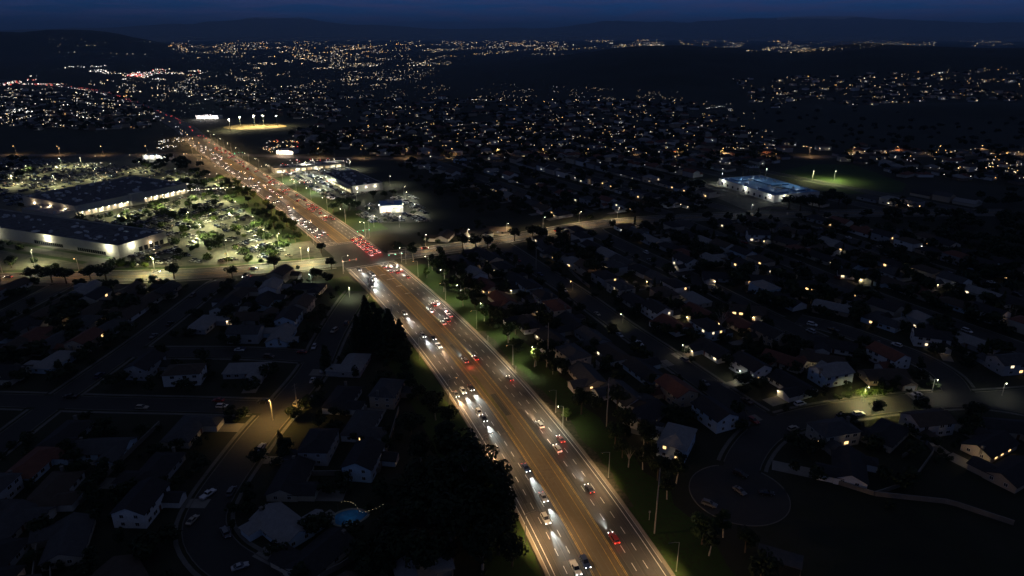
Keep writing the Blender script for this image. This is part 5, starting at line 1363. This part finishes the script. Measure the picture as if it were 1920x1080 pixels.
# distant woods and garden trees, one mass
fw = MB(); proto = []
for k in range(5):
    c, _ = crown('round', 400+k, .16); proto.append(c)
def far_tree(P, h):
    src = fr.choice(proto); a = fr.uniform(0,6.28); ca, sa = math.cos(a), math.sin(a); s_ = h/10; w = s_*fr.uniform(1.0,1.4); i = len(fw.v)
    fw.v += [(P.x+(x*ca-y*sa)*w, P.y+(x*sa+y*ca)*w, P.z+z*s_-1.2) for x,y,z in src.v]; fw.f += [tuple(i+q for q in f) for f in src.f]; fw.m += [0]*len(src.f)
for P in far_spots:
    for _ in range(2): far_tree(Vector((P.x+fr.uniform(-16,16), P.y+fr.uniform(-16,16), P.z)), fr.uniform(6,13))
for poly, n in (([(700,290),(1300,300),(1340,420),(1130,420),(860,400),(780,345)], 330), ([(1120,420),(1920,360),(1920,640),(1500,600),(1300,560)], 300), ([(560,255),(1330,255),(1330,275),(560,275)], 90), ([(1400,205),(1920,195),(1920,290),(1500,270)], 110), ([(1600,380),(1920,380),(1920,560),(1700,520)], 90), ([(0,560),(330,560),(150,720),(0,720)], 60), ([(0,300),(70,300),(60,340),(0,345)], 25), ([(540,262),(560,300),(640,296),(640,262)], 20), ([(240,305),(340,298),(420,318),(300,330)], 45)):
    for q in region(n, poly):
        P = G(q.x, q.y); P3 = Vector((P.x, P.y, 0))
        if near_hw(P, 8) or on_street(P, 2.5) or in_building(P) or any(inside(P, z_) for z_ in ZONES[:2]) or inside(P, LOT) and fr.random() < .6: continue
        if any((P-q2).length < 8.5 for q2 in HOUSES): continue
        far_tree(P3, fr.uniform(7,14))
proto = []
for k in range(6):
    c, _ = crown(('round','round','gum')[k % 3], 500+k, .34); proto.append(c)
NH = [q for q in HOUSES]
for q in NH:
    if q.length > 640: continue
    for _ in range(10):
        a = fr.uniform(0, 6.28); d = fr.uniform(9.5, 21); P = Vector((q.x + d*math.cos(a), q.y + d*math.sin(a)))
        if on_street(P, .8) or near_hw(P, 6) or any((P-w_).length < 8.8 for w_ in NH if abs(w_.x-P.x) < 10): continue
        far_tree(Vector((P.x, P.y, 0)), fr.uniform(3.5, 10))
stuff('woods', fw, [LEAF[0]], 'dark masses of trees among the distant houses')
for P in far_spots[::1]: pass

# the lights of the city out to the horizon
def city(n, poly, mats, k=1.0, z=5):
    m = 0; n = int(n*2.0)
    for q in region(n*2 + 20, poly):
        if vnoise(q.x/30+2, q.y/4.5) < .5 or m >= n: continue
        P = ray_ground(q.x, q.y)
        if P is not None: dot(P, fr.choice(mats), fr.choice((.5,.6,.7,.8,1.0,1.35))*k, z); m += 1
def chain(a, b, n, mats, k=1.0, jit=2.0, z=8, gap=.3):
    n = int(n*.5); k *= .85
    for i in range(n):
        if fr.random() < gap: continue
        t = (i + fr.uniform(-.25,.25))/max(1, n-1); P = ray_ground(a[0]+(b[0]-a[0])*t + fr.uniform(-jit,jit), a[1]+(b[1]-a[1])*t + fr.gauss(0, .38))
        if P is not None: dot(P, fr.choice(mats), fr.uniform(.7,1.2)*k, z)
WHT, WRM = (1,1,3,0,6), (0,0,5,5,2,1)
city(150, [(0,147),(150,143),(190,150),(110,164),(0,163)], (1,3,1,0,4,6), .85)
city(110, [(118,127),(200,125),(260,140),(330,140),(300,152),(200,152),(140,140)], (1,3,1,3,0,6), .85)
city(14, [(240,140),(268,140),(268,150),(240,150)], (4,), 1.2)
city(80, [(260,133),(410,128),(380,142),(300,150),(250,150)], (1,0,3,5,6,4), .8)
city(170, [(110,150),(420,145),(640,170),(560,200),(340,190),(260,180)], (0,1,5,6,5,6), .9)
city(120, [(0,168),(180,175),(320,235),(220,245),(0,240)], (1,6,6,5,0), .95)
city(30, [(10,212),(60,208),(60,216),(10,220)], (1,6,3), 1.0); city(26, [(220,176),(285,176),(285,186),(225,186)], (1,0,2), 1.1)
chain((92,77),(150,76), 16, (5,6), .7); chain((108,88),(186,89), 22, (5,6,0), .7); chain((160,80),(200,84), 8, (5,6), .6); chain((240,80),(280,82), 9, (5,6), .6)
chain((110,100),(300,105), 26, (1,5,6), .8); chain((325,112),(480,108), 50, (0,1,5), .95, 1.2); chain((430,82),(482,81), 20, (2,0), .9); chain((440,93),(482,94), 16, (2,0,5), .85)
city(190, [(310,78),(700,74),(720,100),(560,115),(420,105),(330,95)], (0,5,5,6,1,2), .8)
chain((520,90),(640,92), 26, (0,2), .9); chain((545,106),(640,98), 34, (2,0), .95); chain((640,97),(730,84), 46, (2,0,0), 1.05); chain((730,84),(760,85), 16, (2,2,0), 1.1); chain((735,78),(755,85), 10, (2,0), 1.0); chain((700,97),(760,97), 14, (0,5), .8)
city(150, [(440,115),(700,108),(830,122),(760,128),(640,140),(480,135)], (5,6,0,1,5), .8)
chain((780,85),(930,86), 40, (0,0,2,1), .95); chain((930,86),(1060,88), 55, (0,0,1,2), 1.0); chain((740,108),(870,108), 20, (5,0), .8); chain((740,127),(830,126), 34, (0,1,2), 1.0); chain((790,120),(830,108), 14, (0,2), .95); chain((1040,95),(1110,92), 26, (2,0), .95)
city(210, [(760,78),(1280,74),(1280,88),(1120,88),(1080,104),(860,104),(760,100)], (0,5,5,6,1), .75)
city(60, [(960,70),(1060,64),(1100,72),(1000,78)], (5,6,5), .7); chain((1220,67),(1282,67), 12, (5,6,0), .8); chain((1120,76),(1155,77), 16, (2,0), .9); chain((1165,86),(1220,88), 14, (2,0), .9); chain((1280,84),(1325,86), 12, (2,0), .9)
city(90, [(1280,68),(1500,76),(1560,95),(1480,102),(1340,95)], (5,6,5,0), .75); chain((1340,92),(1395,92), 16, (5,0), .85); chain((1440,90),(1510,92), 18, (0,5), .85); chain((1490,102),(1580,97), 34, (0,5,1), .9, 2); city(20, [(1445,74),(1480,72),(1482,78),(1450,79)], (2,5), .8)
chain((1600,80),(1645,80), 12, (5,6), .8); chain((1650,87),(1750,89), 34, (0,2,5), .9, 1.2); chain((1745,72),(1815,73), 22, (0,5), .75, .4); chain((1645,70),(1690,69), 12, (6,), .7); city(24, [(1600,66),(1900,70),(1900,84),(1680,84)], (5,6), .7)
city(18, [(1340,205),(1390,200),(1370,215),(1285,215)], (6,3), .8)
city(40, [(640,145),(760,150),(720,165),(640,165)], (5,6,0), .8); chain((690,186),(960,196), 18, (5,6), .8)
city(420, [(300,78),(640,72),(1280,73),(1280,86),(1100,94),(1000,104),(860,108),(560,112),(330,100)], (0,5,5,6,5,2), .55)
city(260, [(440,108),(860,108),(840,130),(800,150),(640,172),(420,150)], (5,5,6,6,0), .6)
city(160, [(640,150),(960,160),(1280,178),(1280,196),(640,190)], (5,6,5), .6)
city(220, [(640,196),(1400,196),(1480,290),(640,290)], (5,5,6,0,2), .6)
city(120, [(1280,66),(1900,68),(1900,86),(1660,90),(1500,100),(1340,92)], (5,6,5,0), .6)
city(200, [(0,150),(420,148),(620,170),(640,235),(420,205),(300,230),(0,245)], (5,6,6,0), .6)
city(60, [(480,318),(560,300),(650,300),(690,340),(690,360),(600,370)], (1,1,0,3,4), .8, 3)
city(110, [(0,300),(330,288),(400,305),(480,372),(560,440),(590,470),(480,485),(330,490),(330,440),(0,345)], (1,0,1,0,5), .62, 3)
city(26, [(500,268),(560,268),(560,292),(490,292)], (0,2,4,1), .9, 3); city(20, [(300,268),(345,262),(345,280),(290,285)], (1,3,0), .8, 3)
# street lamps on amber-lit streets far off
for k in range(9): dot(ray_ground(895+46*k+fr.uniform(-6,6), 196+fr.uniform(-1,1)), 0, 1.1, 9)
city(110, [(1340,152),(1920,130),(1920,185),(1420,200)], (0,5,5,6,5,2), .6)
city(60, [(1480,280),(1920,290),(1920,345),(1560,300)], (5,6,0,2), .9)
# the long tail of headlights and tail lights far up the highway
for k in range(70):
    s = fr.uniform(1040, 2600) ; p, t = hw_point(s, fr.choice((-12,-9,-6))); dot(Vector((p.x,p.y,0)), fr.choice((1,3,0,3)), .55, .8)
    p, t = hw_point(fr.uniform(1000, 2600), fr.choice((12,9,6))); dot(Vector((p.x,p.y,0)), 4, .5, .8)
LM = [em('city_warm', (1,.78,.46), 3.4), em('city_white', (1,.95,.84), 3.2), em('city_amber', (1,.55,.18), 4.0), em('city_cool', (.95,.95,.95), 4.4), em('city_red', (1,.08,.06), 3), em('city_dim_warm', (1,.76,.46), 1.3), em('city_dim_white', (.95,.95,.92), 1.1)]
stuff('city_lights', LIGHTS, LM, 'thousands of tiny distant lamps and windows out to the horizon')
print('TREES', N_TREES, 'CARS', N_CARS, 'HOUSES', len(HOUSES), 'PORCH', N_PL, 'OBJ', len(bpy.data.objects), 'LIGHTS', sum(o.type == 'LIGHT' for o in bpy.data.objects))
